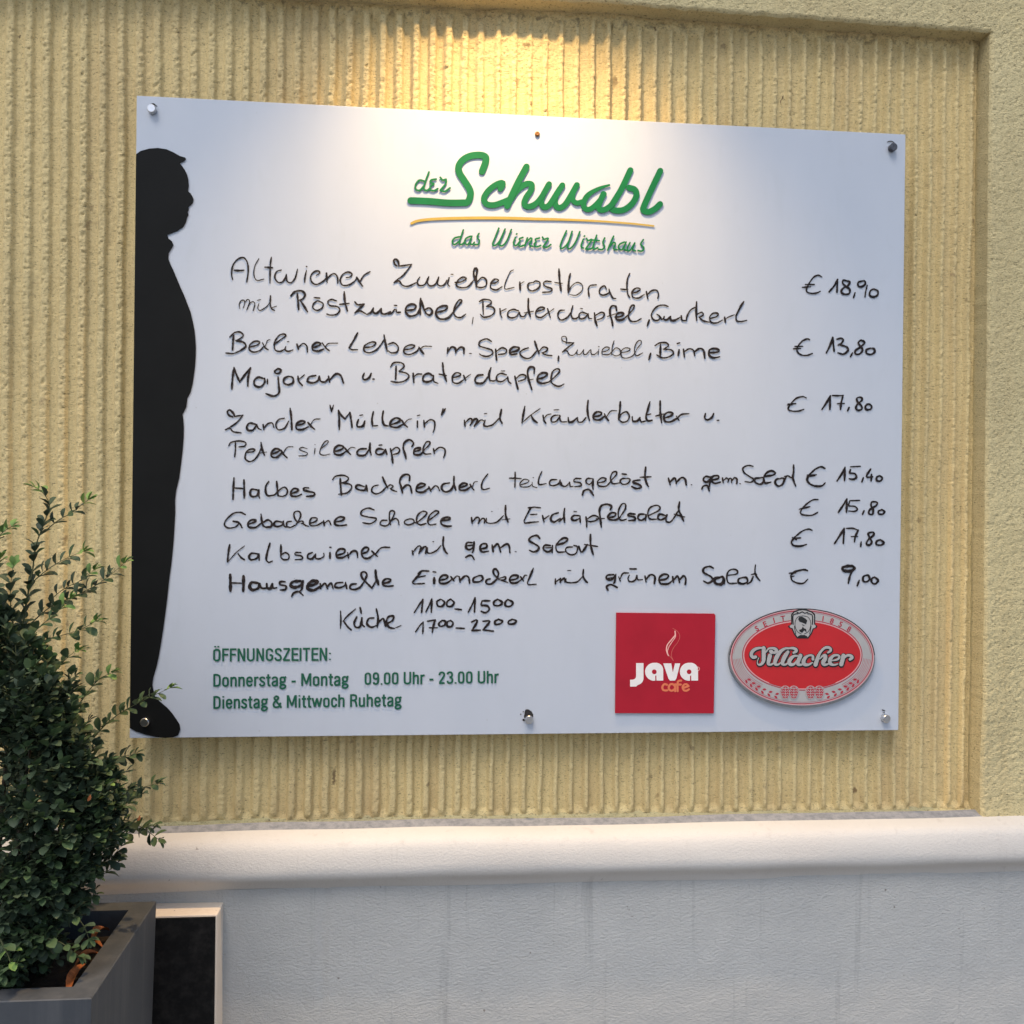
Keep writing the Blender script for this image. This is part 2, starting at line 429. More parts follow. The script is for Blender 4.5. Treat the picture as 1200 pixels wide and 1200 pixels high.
# smooth plaster surround (one sheet with the panel cut out, its edges turned back into the recess)
xs = axis([(-3.0, XL, 0.1), (XL, -0.1, 0.02), (-0.1, 0.4, 0.008), (0.4, XR, 0.0022), (XR, XR + 0.08, 0.0017), (XR + 0.08, XR + 3.0, 0.08)])
zs = axis([(ZS, ZT, 0.0020), (ZT, ZT + 0.07, 0.0018), (ZT + 0.07, 3.6, 0.06)])
X, Z = np.meshgrid(xs, zs)
iR = int(np.argmin(abs(xs - XR))); iL = int(np.argmin(abs(xs - XL))); jT = int(np.argmin(abs(zs - ZT)))
def edge_x(z): return 0.0022 * vnoise(z * 6, z * 0 + 3.3) + 0.0005 * fbm(z * 60, z * 0 + 1.1, 3)
def edge_z(x): return 0.0055 * vnoise(x * 4.2, x * 0 + 7.7) + 0.0014 * fbm(x * 60, x * 0 + 2.1, 3)
def grit(X, Z):
    # roughcast: small torn pits drawn out sideways between rounded grains
    u_ = X * 0.94 + Z * 0.34 + 0.0016 * vnoise(X * 130 + 4, Z * 110); v_ = Z * 0.94 - X * 0.34 + 0.0016 * vnoise(X * 120, Z * 140 + 8)
    a_ = vnoise(u_ * 250, v_ * 430); b_ = vnoise(u_ * 120 + 5, v_ * 190 + 3); c_ = vnoise(v_ * 330 + 9, u_ * 300 + 2)
    return 0.00048 * a_ + 0.0007 * b_ + 0.0003 * c_ - 0.0042 * np.clip(-(a_ * 0.75 + c_ * 0.35) - 0.36, 0, 1)
Y = FACE - 0.0020 * fbm(X * 7, Z * 7, 2) - 0.0004 * fbm(X * 45, Z * 45, 2) - 0.72 * grit(X, Z)
XX, ZZ = X.copy(), Z.copy()
fall = np.exp(-abs(X - XR) / 0.05); XX += edge_x(Z) * fall * (Z < ZT + 0.2)
fz = np.exp(-abs(Z - ZT) / 0.05) * (X < XR + 0.02); ZZ += edge_z(X) * fz
for r_, d_ in ((0.006, 0.0045),):      # rounded arris towards the recess
    near = np.minimum(np.where(Z < ZT, abs(X - XR), 9), 9); Y += d_ * np.clip(1 - near / r_, 0, 1) ** 2 * (X >= XR - 1e-6)
    nz = np.where(X < XR, abs(Z - ZT), 9); Y += d_ * np.clip(1 - nz / r_, 0, 1) ** 2 * (Z >= ZT - 1e-6)
P = np.stack([XX, Y, ZZ], -1)
mask = np.ones((len(zs) - 1, len(xs) - 1), bool); mask[:jT, iL:iR] = False
grid_mesh('plaster_surround', P, M['yellow'], wall, mask)
# reveals
def reveal(line, name, mat, lip=0.0):
    n = len(line); k = 7; R = np.zeros((k, n, 3))
    for i in range(k):
        t = i / (k - 1)
        R[i] = line
        R[i, :, 1] = line[:, 1] + (TROUGH + 0.012 - line[:, 1]) * t
        R[i] += 0.00012 * np.stack([fbm(line[:, 0] * 70 + i, line[:, 2] * 70, 2)] * 3, -1) * (0 if i == 0 else 1)
    return R
Rr = reveal(P[:jT + 1, iR], 'r', M['yellow'])
grid_mesh('recess_side', Rr, M['yellow'], wall, flip=True)
Rt = reveal(P[jT, iL:iR + 1], 't', M['yellow'])
grid_mesh('recess_soffit', Rt, M['yellow'], wall)
# sloping sill at the foot of the recess
xsl = axis([(XL, XR, 0.006)]); sill = np.zeros((6, len(xsl), 3))
for i, (yy, zz) in enumerate([(0.002, -0.004), (0.000, 0.0), (0.012, 0.0028), (0.024, 0.0048), (0.036, 0.0085), (0.050, 0.018)]):
    sill[i, :, 0] = xsl; sill[i, :, 1] = yy; sill[i, :, 2] = ZS + zz + 0.0016 * fbm(xsl * 22 + i * .2, xsl * 0 + i, 3) * (i > 0)
grid_mesh('recess_sill', sill, M['sill'], wall)

# combed ribs
xr = axis([(XL, -0.30, 0.02), (-0.30, XR + 0.012, 0.0016)]); zr = axis([(ZS - 0.002, ZT + 0.01, 0.0021)])
X, Z = np.meshgrid(xr, zr)
u = np.clip((X + 0.3) / 1.7, 0, 1)
wob = 0.05 * vnoise(X * 3, Z * 2.5) + 0.035 * vnoise(X * 9, Z * 6) + 0.02 * vnoise(X * 20, Z * 30)
ph = (X + 0.3) * (1 / 0.0288) + (X + 0.3) ** 2 * 0.5 * (1 / 0.0246 - 1 / 0.0288) / 1.7 + wob * 1.6 + 0.35
p = ph - np.floor(ph)
rid = np.floor(ph)
st_ = np.where(X < 0.55, 0.30, 0.42) + 0.06 * _val[(rid.astype(int) * 53) & 255]   # where the ridge starts to rise
pk = np.where(X < 0.55, 0.56, 0.72); fl = np.where(X < 0.55, 0.80, 0.86)
ss = lambda t: np.clip(t, 0, 1) ** 2 * (3 - 2 * np.clip(t, 0, 1))
h = np.where(p < fl, ss((p - st_) / (pk - st_)), 1 - ss((p - fl) / (1 - fl)))
amp = 0.0105 * (1 + 0.25 * vnoise(rid * 1.7, Z * 2))
amp = amp * np.where(X < 0.25, 0.78, 1.0)
# the comb was set down and lifted unevenly: ribs die away near the top and foot
topfade = ZT - 0.009 - 0.008 * _val[(rid.astype(int) * 37) & 255]
ft = np.clip((topfade - Z) / 0.016, 0, 1); fb = np.clip((Z - (ZS + 0.010 + 0.003 * _val[(rid.astype(int) * 91) & 255])) / 0.010, 0, 1)
blob = np.exp(-(((X - 0.60) / 0.07) ** 2 + ((Z - (ZT - 0.055)) / 0.05) ** 2))
f = ft * ft * (3 - 2 * ft) * fb * (1 - 0.75 * blob)
rough = 0.5 * fbm(X * 60, Z * 50, 2)
smear = fbm(X * 22, Z * 30, 2) * (1 - ft) * 0.002
Y = TROUGH - amp * (h * f + 0.62 * (1 - f)) - 0.00085 * rough - grit(X, Z) * (0.50 + 0.42 * np.clip((Z - ZS) / 1.0, 0, 1)) * (0.35 + 0.95 * np.clip(h * f + (1 - f), 0, 1)) - smear - 0.0018 * fbm(X * 2.5, Z * 3, 2)
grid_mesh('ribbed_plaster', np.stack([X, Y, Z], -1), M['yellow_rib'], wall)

# moulded ledge
LED = [(0.022, 0.0078), (0.002, 0.0020), (-0.008, -0.0005), (-0.0200, -0.0045), (-0.0285, -0.0100), (-0.0335, -0.0180), (-0.0368, -0.0300), (-0.0392, -0.0430), (-0.0396, -0.0520), (-0.0375, -0.0595), (-0.0320, -0.0660), (-0.0245, -0.0715), (-0.0185, -0.0775), (-0.0145, -0.0830), (-0.0118, -0.0870)]
ZL = ZS + 0.0018
xl = axis([(-3.0, -0.5, 0.1), (-0.5, 1.6, 0.012), (1.6, 4.2, 0.1)])
def led_rows(sel):
    A = np.zeros((len(sel), len(xl), 3))
    for i, k in enumerate(sel):
        yy, zz = LED[k]
        A[i, :, 0] = xl; A[i, :, 1] = yy - 0.0010 * fbm(xl * 5, xl * 0 + k * 0.5, 3); A[i, :, 2] = ZL + zz + 0.0016 * fbm(xl * 4 + 3, xl * 0 + k * 0.2, 2)
    return A
grid_mesh('ledge_top', led_rows(range(0, 2)), M['ledge_top'], wall, flip=True)
grid_mesh('moulded_ledge', led_rows(range(1, len(LED))), M['ledge'], wall, flip=True)

# plinth
PY = -0.0125
xp = axis([(-3.0, -0.4, 0.1), (-0.4, 1.5, 0.006), (1.5, 4.2, 0.1)]); zp = axis([(-0.05, 0.75, 0.1), (0.75, ZL - 0.084, 0.005)])
X, Z = np.meshgrid(xp, zp)
Y = PY - 0.0022 * fbm(X * 5, Z * 5, 2) - 0.0006 * fbm(X * 40, Z * 28, 3)
XJ = on_plane(378, 1120, PY)[0]
jx = XJ + (Z - 0.9) * 0.02 + 0.002 * vnoise(Z * 9, Z * 0)
Y += 0.004 * np.exp(-((X - jx) / 0.0035) ** 2) * (0.7 + 0.3 * vnoise(Z * 20, Z * 0))
grid_mesh('plinth', np.stack([X, Y, Z], -1), M['plinth'], wall)

# black slab on the plinth with cream edges
D = 0.051
SX = on_plane(262, 1057, PY)[0]; SZ = on_plane(262, 1057, PY)[1]
slab = empty('wall_slab', (SX - 0.3, PY, SZ - 0.4), label='black rough slab with cream painted edges set on the plinth behind the planter', category='wall slab')
bevelled_box('cream_edge', (SX - 0.75, SX, PY - D + 0.003, PY + 0.02, 0.0, SZ), M['cream'], slab, 0.0025)
bm = bmesh.new(); box_bm(bm, SX - 0.745, SX - 0.0025, PY - D - 0.0015, PY - D + 0.004, 0.005, SZ - 0.0025)
from_bm('slab_face', bm, M['slate'], slab)

# ------------------------------------------------------------------ menu board
BW, BH, BT = 1.25, 1.00, 2.24
CT = 0.0008                                       # clear cover sheet in front of the white sheet
board = empty('menu_board', (BW / 2, 0.0, BT - BH), label='white menu board with black standing figure, green lettering and handwritten dishes', category='menu board')
bevelled_box('white_sheet', (0, BW, CT + 0.0003, CT + 0.0060, BT - BH, BT), M['white'], board, 0.0006, 1)
bevelled_box('clear_cover', (-0.0008, BW + 0.0008, 0.0, CT, BT - BH - 0.0008, BT + 0.0008), M['clear'], board, 0.0004, 1)

INKY = -0.0003
# plain condensed capitals and small letters drawn as strokes: width, then strokes in units of the cap height (y up)
GL = {
 'O': (.46, '.23,.93 .11,.85 .09,.7 .09,.3 .11,.15 .23,.07 .35,.15 .37,.3 .37,.7 .35,.85 .23,.93'),
 'F': (.40, '.10,0 .10,1;.10,.935 .40,.935;.10,.52 .36,.52'), 'E': (.42, '.10,0 .10,1;.10,.935 .42,.935;.10,.52 .38,.52;.10,.065 .42,.065'),
 'N': (.50, '.10,0 .10,1;.12,.95 .38,.05;.40,0 .40,1'), 'U': (.48, '.09,1 .09,.28 .12,.13 .24,.06 .36,.13 .39,.28 .39,1'),
 'G': (.47, '.38,.70 .36,.84 .24,.93 .12,.85 .09,.7 .09,.3 .12,.15 .24,.07 .36,.15 .38,.30 .38,.46;.24,.46 .38,.46'),
 'S': (.44, '.36,.74 .33,.88 .22,.935 .11,.87 .09,.74 .13,.62 .31,.43 .36,.30 .33,.12 .22,.065 .10,.12 .07,.28'),
 'Z': (.42, '.05,.935 .38,.935;.37,.92 .06,.08;.04,.065 .39,.065'), 'I': (.20, '.10,0 .10,1'), 'T': (.42, '.02,.935 .40,.935;.21,.93 .21,0'),
 ':': (.18, '.09,.06 .09,.15;.09,.52 .09,.61'), '.': (.17, '.085,0 .085,.12'), '-': (.30, '.04,.36 .26,.36'), ' ': (.20, ''),
 'D': (.47, '.10,0 .10,1;.10,.935 .24,.935 .35,.86 .38,.7 .38,.3 .35,.14 .24,.065 .10,.065'), 'R': (.46, '.10,0 .10,1;.10,.935 .26,.935 .36,.87 .37,.75 .36,.62 .26,.52 .10,.52;.26,.52 .34,.40 .40,0'),
 'M': (.60, '.09,0 .09,1;.11,.97 .30,.15;.49,.97 .30,.15;.51,0 .51,1'), '&': (.52, '.48,.02 .14,.68 .13,.84 .22,.93 .31,.85 .30,.72 .10,.42 .07,.22 .12,.09 .23,.06 .36,.14 .44,.42'),
 'o': (.41, '.205,.71 .10,.64 .085,.5 .085,.26 .10,.12 .205,.05 .31,.12 .325,.26 .325,.5 .31,.64 .205,.71'), 'n': (.41, '.09,0 .09,.76;.09,.56 .17,.68 .26,.70 .32,.60 .32,0'),
 'e': (.40, '.09,.40 .32,.40 .32,.55 .29,.67 .205,.71 .11,.65 .085,.5 .085,.24 .12,.11 .21,.05 .29,.10 .32,.22'), 'r': (.28, '.09,0 .09,.76;.09,.55 .16,.68 .27,.71'),
 's': (.36, '.29,.56 .27,.67 .18,.71 .09,.65 .08,.54 .13,.44 .26,.32 .29,.21 .26,.09 .18,.05 .08,.10 .06,.22'), 't': (.27, '.13,.95 .13,.18 .16,.07 .25,.055;.02,.69 .25,.69'),
 'a': (.40, '.08,.54 .11,.67 .20,.71 .29,.66 .31,.54 .31,.0;.31,.42 .20,.38 .10,.31 .075,.19 .10,.08 .18,.05 .27,.10 .31,.22'),
 'g': (.41, '.20,.71 .10,.65 .085,.52 .10,.38 .20,.32 .29,.38 .305,.52 .29,.65 .20,.71;.27,.66 .38,.73;.14,.33 .08,.24 .11,.15 .27,.10 .34,.02 .31,-.12 .19,-.19 .08,-.13 .07,-.02 .14,.10'),
 'h': (.41, '.09,0 .09,1;.09,.56 .17,.68 .26,.70 .32,.60 .32,0'), 'i': (.20, '.10,0 .10,.74;.10,.88 .10,.99'), 'w': (.56, '.04,.75 .16,.05;.27,.72 .16,.05;.27,.72 .39,.05;.51,.75 .39,.05'),
 'c': (.37, '.31,.50 .29,.66 .20,.71 .11,.65 .085,.5 .085,.26 .11,.12 .20,.05 .29,.11 .31,.26'), 'u': (.41, '.09,.75 .09,.20 .12,.08 .20,.05 .28,.10 .32,.20;.32,0 .32,.75'),
 '0': (.43, '.215,.93 .11,.85 .09,.68 .09,.32 .11,.15 .215,.07 .32,.15 .34,.32 .34,.68 .32,.85 .215,.93'), '9': (.43, '.09,.22 .12,.10 .21,.065 .30,.13 .335,.30 .335,.68 .31,.86 .215,.93 .12,.87 .09,.72 .11,.54 .21,.46 .30,.52 .33,.62'),
 '2': (.43, '.08,.70 .11,.87 .21,.93 .31,.87 .34,.73 .29,.55 .09,.10;.06,.065 .36,.065'), '3': (.43, '.08,.76 .12,.89 .21,.93 .31,.87 .33,.73 .29,.58 .19,.52;.19,.52 .31,.46 .345,.28 .31,.12 .21,.065 .11,.11 .08,.25'),
}
def opening_line(text, x0, x1, yb0, yb1, cap, name='opening_hours'):
    tot = sum(GL[ch][0] for ch in text.replace('Ö', 'O')) - 0.10
    k = (x1 - x0) / tot; bm = bmesh.new(); x = -0.05
    for q, ch in enumerate(text):
        gw, st = GL['O' if ch == 'Ö' else ch]
        if ch == 'Ö': st += ';.15,1.09 .15,1.20;.31,1.09 .31,1.20'
        for si, s in enumerate([t for t in st.split(';') if t]):
            pts = [tuple(float(v_) for v_ in r_.split(',')) for r_ in s.split()]
            pp = [(x0 + (x + a) * k, yb0 + (yb1 - yb0) * ((x + a) / tot) - b * cap) for a, b in pts]
            pth = smooth_path(pp, 1.0) if len(pp) > 2 else [Vector(pp[0]), Vector(pp[1])]
            ribbon(bm, pth, [2.25] * len(pth), -0.0001 - 0.00003 * ((si + q) % 4), 0.00022, 'flat', caps=False)
        x += gw
    finish(name, bm, M['dark_green'], board, 'green printed line of opening hours')
opening_line('ÖFFNUNGSZEITEN:', 250, 387.5, 775.2, 774.2, 15.2)
opening_line('Donnerstag - Montag', 250, 408, 804.7, 803.4, 14.8)
opening_line('09.00 Uhr - 23.00 Uhr', 427.5, 583.5, 802.6, 800.6, 14.6)
opening_line('Dienstag & Mittwoch Ruhetag', 250, 470, 830.6, 827.6, 14.8)

# ---- handwriting traced stroke by stroke: each tile is (x, y, zoom) of the photograph, strokes split by ';' (b = bold, t = thin) ----
INK = [
('handwritten_line', 'first dish, Altwiener Zwiebelrostbraten', [
(255,295,6,'''105,195 98,150 110,90 145,50 185,42 210,80 215,140 205,212;b 118,130 150,132 185,130;t 290,48 262,100 255,160 275,200 325,192
378,38 370,100 368,220;b 332,108 385,112;448,128 415,140 402,180 425,215 455,212 475,185 483,158;483,160 488,205 515,218 545,185 562,122
625,130 615,175 612,215;624,103 628,105;695,165 718,150 710,135 680,140 655,170 660,210 695,230 745,205 762,185;b 765,150 768,185 770,215;770,190 800,160 825,155 843,180 845,222
905,182 935,175 945,155 915,142 880,160 862,200 880,235 925,232 965,205 978,180;b 978,180 1000,215 1020,242;1000,212 1030,165 1072,140'''),
(455,295,6,'''b 60,100 45,85 38,60 55,52 70,70 75,100;75,100 100,98 165,88;165,88 110,160 65,195 40,218;40,218 75,205 100,235 140,242 200,215
222,178 205,205 215,235 255,230 285,175;285,175 275,215 295,240 330,228 355,178;355,178 345,220 365,240 395,230 412,200
428,182 418,225 432,242;t 440,158 457,158;470,215 510,212 548,190 525,178 490,200 478,235 510,252 560,245 600,200
b 610,200 600,150 608,118 625,125 618,180 620,248;622,215 660,180 690,200 685,240 650,252 622,245
720,222 755,218 775,200 750,192 722,220 722,255 760,268 800,245;t 880,128 855,145 820,230 825,262 885,250
b 925,212 928,270;t 928,225 955,210;1020,215 985,225 985,260 1015,275 1060,250 1065,215 1035,205 1020,215
1145,210 1105,208 1090,225 1110,245 1150,260 1140,280 1085,285'''),
(655,295,6,'''b 0,120 5,200 15,275;t -30,215 0,220 25,222;b 80,155 70,200 65,290;t 65,290 90,240 130,215 165,235 160,275 120,305 75,300
b 205,262 212,312;205,262 220,238 262,232;335,265 320,240 290,258 285,290 310,305 350,290 352,262;352,262 365,300 380,325 400,328
498,152 482,190 478,250 485,300 498,320;435,262 460,265 485,265;515,290 550,282 572,262 545,255 515,280 520,318 560,325 600,300
b 615,280 625,330;620,305 650,275 685,270 700,295 695,328''')]),
('handwritten_line', 'second row, mit Roestzwiebel, Braterdaepfel, Gurkerl', [
(255,295,6,'''t 155,400 152,370 165,345 185,340 190,365 180,395;t 188,360 210,335 225,345 215,385 205,410;t 205,410 225,365 250,350 262,370 250,415
t 290,365 282,395 300,412 345,385 370,350;t 280,342 303,335;372,310 370,370 380,400 400,412;t 375,395 415,382
b 515,310 545,280 590,275 615,300 600,330 575,340;b 560,295 565,350 570,405;b 580,340 610,385 632,422
700,345 675,365 670,395 700,412 735,395 742,365 715,348 700,345;678,322 718,325;835,345 800,335 775,350 790,378 840,385 860,410 835,440 795,445 768,438
b 890,280 895,350 912,415;858,370 925,362;b 965,352 985,372 1030,368;b 1030,368 965,430;965,430 1000,415 1050,440
b 1050,440 1080,425 1095,395;b 1095,395 1095,425 1120,432 1150,400;b 1150,400 1152,430 1175,438 1215,422'''),
(455,295,6,'''b 0,436 25,430 45,405;b 55,405 60,425 85,425;42,376 60,378;b 130,412 180,405 195,380 165,368 130,385 122,420 150,452 200,440 222,400
b 228,328 225,380 225,440;b 232,340 250,400 265,430;b 260,405 290,395 310,420 290,445 260,430
b 345,425 400,410 415,385 385,380 345,400 335,440 365,472 420,465 460,420;460,420 490,380 518,345 500,338 475,370 460,420 475,455 510,462 545,438
t 597,460 590,505;665,345 668,440;640,350 670,335 715,340 725,360 690,385;690,385 735,390 748,420 720,450 670,460 648,440
785,400 790,440 800,465;t 792,418 830,400;915,415 880,405 845,420 840,450 865,465 900,455 920,425;922,425 930,450 955,455 975,425
b 985,330 985,400 1000,458;t 955,430 1020,418;1040,420 1080,410 1100,395 1070,390 1040,415 1040,450 1075,462 1120,430
1120,400 1130,430 1140,462;t 1130,425 1165,400'''),
(655,295,6,'''40,410 5,415 -8,450 15,480 60,460 90,415;98,380 85,430 95,465 120,470 145,450;195,435 160,425 140,445 150,470 180,465 205,435;205,435 210,465 232,470;t 150,398 167,400
b 250,430 255,480 268,520;255,448 300,425 320,440 305,465 270,478;b 405,412 400,385 375,380 360,400 360,440 372,480 378,520;t 340,455 400,435
b 395,460 435,455 455,435 430,428 405,440 405,475 445,478 480,450;480,450 520,405 530,378 512,378 495,410 490,460 510,488 545,488 578,470
b 635,480 620,522;768,385 740,375 700,380 665,410 650,450 670,480 700,480 710,455 690,440;b 705,450 725,475 740,460;b 740,455 738,475 760,478 785,455;b 785,455 788,480 815,482 850,462
b 860,450 865,480 890,485;895,485 902,450 925,410 955,392;b 968,352 965,420 968,482;970,440 1005,425 1015,445 985,460;985,460 1015,485 1058,495
1060,470 1110,455 1120,435 1085,432 1060,460 1070,495 1110,500 1150,480;b 1165,460 1170,495;t 1170,475 1190,460 1235,442'''),
(855,295,6,'''b 100,350 75,390 45,450;45,450 50,485 85,490 120,482''')]),
('handwritten_line', 'third row, Berliner Leber m. Speck, Zwiebel, Birne', [
(255,380,6,'''b 112,75 108,130 105,180;85,90 120,58 160,55 180,80 150,105 130,115;b 130,115 180,125 198,155 160,185;160,185 110,205 58,202
225,160 280,145 295,125 265,118 230,140 222,175 250,195 295,185 325,155;315,130 335,165 355,178;t 335,155 350,115 368,108
400,140 440,110 480,80 465,68 430,80 400,130 405,180 440,190 470,175;480,155 475,178 495,190 530,180;t 490,122 502,122
b 558,140 568,175;565,165 600,135 625,150 632,195;b 670,165 710,150 725,135 695,128 668,150 670,180 705,188 745,175
735,130 760,165 785,185;t 755,160 780,135 845,132;b 985,60 955,115 925,165;925,165 945,178 985,178
1028,165 1090,155 1112,130 1080,125 1035,150 1030,185 1065,200 1115,180 1150,140 1168,110;b 1170,75 1180,130 1192,190'''),
(455,380,6,'''0,140 40,130 70,160 60,195 20,200 0,185;110,180 165,170 185,150 150,145 115,165 112,200 150,212 200,190 215,165
b 215,160 235,190 250,208;t 222,178 250,155 305,155;b 420,165 415,205;b 420,190 445,160 470,168 475,200;b 475,190 505,162 530,168 532,205;t 572,205 585,205
725,120 690,102 645,120 640,150 680,165 725,180 735,205 700,225 660,220 642,208;b 755,175 758,215 762,250;760,190 800,165 832,180 820,205 775,212
b 850,200 905,185 920,165 880,160 855,185 865,212 905,208;985,165 945,180 925,205 955,235 1000,235 1045,185
b 1030,120 1045,165 1060,205;1060,190 1090,160 1120,170 1110,190 1080,200;1080,200 1110,215 1150,220;b 1198,225 1195,255'''),
(655,380,6,'''t 50,125 25,115 20,90 45,85 55,105 50,130;50,130 105,130;105,130 60,165 25,195;t 25,195 55,185 75,215 105,215 130,185
t 130,180 125,205 148,212 175,178;t 175,178 172,205 190,212 222,178;t 225,178 228,208 250,212 275,190;t 280,175 275,212;t 278,156 283,157
t 300,195 340,185 355,165 330,160 305,180 305,210 350,212 372,190;t 388,115 375,160 370,212;t 372,195 400,165 430,180 430,210 400,222 375,210
t 435,200 485,190 500,172 470,165 440,185 440,225 470,238 520,220 550,170;t 550,170 580,130 570,112 545,130 530,180 545,220 590,200
b 645,205 632,248;b 715,140 713,185 712,225;675,150 710,130 755,130 770,150 735,175;735,175 790,180 805,205 770,230 725,235 688,215
b 845,180 838,220;832,135 850,130;b 876,175 882,230;882,192 915,172 945,182 955,220;b 955,192 990,170 1018,185 1025,238
b 1055,200 1115,195 1125,180 1095,170 1060,180 1055,215 1085,235 1130,228''')]),
('handwritten_line', 'fourth row, Majoran u. Braterdaepfel', [
(255,380,6,'''b 100,455 105,380 115,305;b 115,305 135,360 155,405;b 155,405 195,350 232,305;b 232,305 215,370 212,435;b 320,380 285,372 258,395 262,430 300,440 330,410 330,380
350,385 350,418;b 425,370 430,430 432,480 395,505 340,488;b 415,318 400,330 410,345 435,342 445,322 425,312 415,318
b 500,365 470,380 465,410 495,425 530,410 528,375 500,365;b 565,365 570,400 595,430;575,385 610,355;b 690,360 645,370 632,400 670,412 705,395 715,365
b 715,365 725,400 755,405 775,385;b 780,365 788,408;b 785,395 830,350 865,360 885,412;b 1030,345 1020,375 1035,390 1065,375 1080,345;b 1092,385 1100,385'''),
(455,380,6,'''b 55,295 54,340 52,385;15,300 40,270 90,270 112,295 75,330;75,330 130,345 145,370 110,400 60,408 18,400;b 175,345 180,410;180,370 205,350 235,350
b 315,365 285,345 250,360 245,395 275,405 310,390 318,360;318,360 320,400 350,415;b 382,272 390,340 410,402;358,350 410,360
455,375 495,365 510,350 480,340 452,365 455,405 490,415 530,390;b 530,360 545,395;t 540,380 580,350;b 665,355 630,360 610,385 620,412 665,412 700,370
b 722,305 708,350 715,395;715,395 745,398 765,380;830,355 790,345 762,365 765,395 800,402 840,375;b 840,370 845,400 862,415;t 795,328 820,328
b 890,365 900,410 912,455;895,385 930,355 965,360 960,385 915,400;b 1025,345 1025,305 995,302 980,330 985,380 1010,460;t 980,395 1020,385
b 1045,385 1090,375 1120,350 1090,340 1055,360 1050,400 1085,415 1130,405'''),
(655,380,6,'''-70,405 -30,370 5,330 -10,312 -45,335 -55,400 -25,430 5,435 35,420''')]),
('handwritten_line', 'fifth row, Zander Muellerin mit Kraeuterbutter u.', [
(255,460,6,'''b 105,170 80,160 68,135 85,122 110,145 120,168;120,168 178,158;178,158 135,210 60,262;55,262 85,250 110,275 165,283
b 265,222 225,215 205,240 215,265 250,262 275,225;275,225 285,250 308,262;b 320,225 325,262;325,250 355,218 385,215 395,245
470,180 430,190 410,225 425,260 470,250 500,200;b 510,110 518,180 522,262;b 555,230 595,222 615,205 585,200 555,220 555,255 595,260 638,240
b 635,210 655,235 682,258;t 650,230 680,190 722,185;790,88 800,130;815,88 800,135;b 850,125 855,190 855,260;b 852,128 870,160 895,185;895,185 930,140;b 930,140 940,200 945,245
b 990,190 980,220 985,240 1020,235 1035,200;1035,200 1030,240;1000,160 1020,157;b 1095,135 1085,190 1090,235;1090,235 1125,232;b 1165,130 1158,180 1170,225 1200,235'''),
(455,460,6,'''b 20,225 65,210 85,190 55,178 20,200 15,235 60,245 100,225;b 95,195 115,225 135,242;t 110,220 140,190 165,185;b 205,200 205,245;205,162 222,158
b 250,195 255,240;255,220 295,190 325,205 325,250 315,280;b 385,115 375,155;b 400,115 376,158;b 535,195 540,235;540,212 575,182 590,195 575,232;b 575,230 605,188 628,192 605,235
605,235 650,192 670,198;b 680,195 672,230 695,238;t 675,148 692,146;695,238 735,225 780,180;b 795,120 785,180 800,215
b 960,98 950,150 940,212;t 1068,112 1000,160 950,205;b 1005,160 1020,190 1048,212;b 1088,160 1095,195 1108,215;t 1095,185 1115,158 1145,150
1195,158 1165,162 1145,182 1150,205 1180,202 1210,165;t 1165,122 1200,120'''),
(655,460,6,'''5,160 8,190 20,205 55,205;b 65,175 70,205 95,205 130,175;130,175 135,205 165,205 190,175;b 205,55 200,110 205,160 215,195
b 250,170 290,160 300,142 270,135 245,155 245,185 285,192 322,165;b 320,150 335,180 348,195;t 335,170 365,130 408,128
b 432,65 428,120 420,190;422,185 440,150 475,135 495,165 480,200 445,208 422,190;b 515,170 520,200 550,200 570,175;570,175 578,205 608,200
b 640,65 625,120 612,170 625,198 655,195;610,160 645,150;b 712,60 712,130 722,212;680,165 735,150
b 740,180 785,165 800,145 770,138 740,160 745,200 785,205 830,180;825,165 845,195;825,190 860,155 915,148;b 1030,148 1025,180 1045,192 1075,175 1088,148;1112,195 1125,195''')]),
('handwritten_line', 'sixth row, Petersilerdaepfeln', [
(255,460,6,'''125,350 125,400 120,452;78,375 95,350 150,340 195,350 192,375 150,382;200,420 250,415 262,400 230,398 200,420 195,465 225,485 260,470 290,430 305,390
b 305,350 312,395 330,442;t 300,425 345,418;b 385,432 425,415 435,400 405,395 380,420 380,450 415,455 450,425;b 445,405 465,435 488,458;t 460,425 490,385 530,380
t 630,395 595,385 575,398 600,412 632,425 620,442 570,445;t 685,392 680,432;t 684,365 686,366;t 725,395 770,360 778,340 755,345 725,390 720,430 750,440 790,432
b 825,415 870,400 885,380 850,372 822,395 825,432 865,438 900,415;b 895,390 915,415 935,435;t 910,410 940,385 968,390
b 1045,395 1000,398 980,420 990,440 1035,440 1065,400;b 1072,355 1070,400 1080,438;b 1165,400 1130,395 1112,415 1125,435 1160,430 1180,400;b 1180,400 1190,435;1135,370 1155,368'''),
(455,460,6,'''b 15,395 25,440 32,495;20,412 55,385 80,400 70,425 35,435;b 165,380 178,355 150,332 115,350 105,390 120,440 125,468
b 180,415 220,405 225,390 195,392 180,410 185,435 225,435 255,400;255,400 290,365 290,345 265,350 245,395 255,430 300,430;b 318,395 325,430;325,412 360,385 395,395 400,425 388,458''')]),
('handwritten_line', 'seventh row, Halbes Backhenderl teilausgeloest m. gem. Salat', [
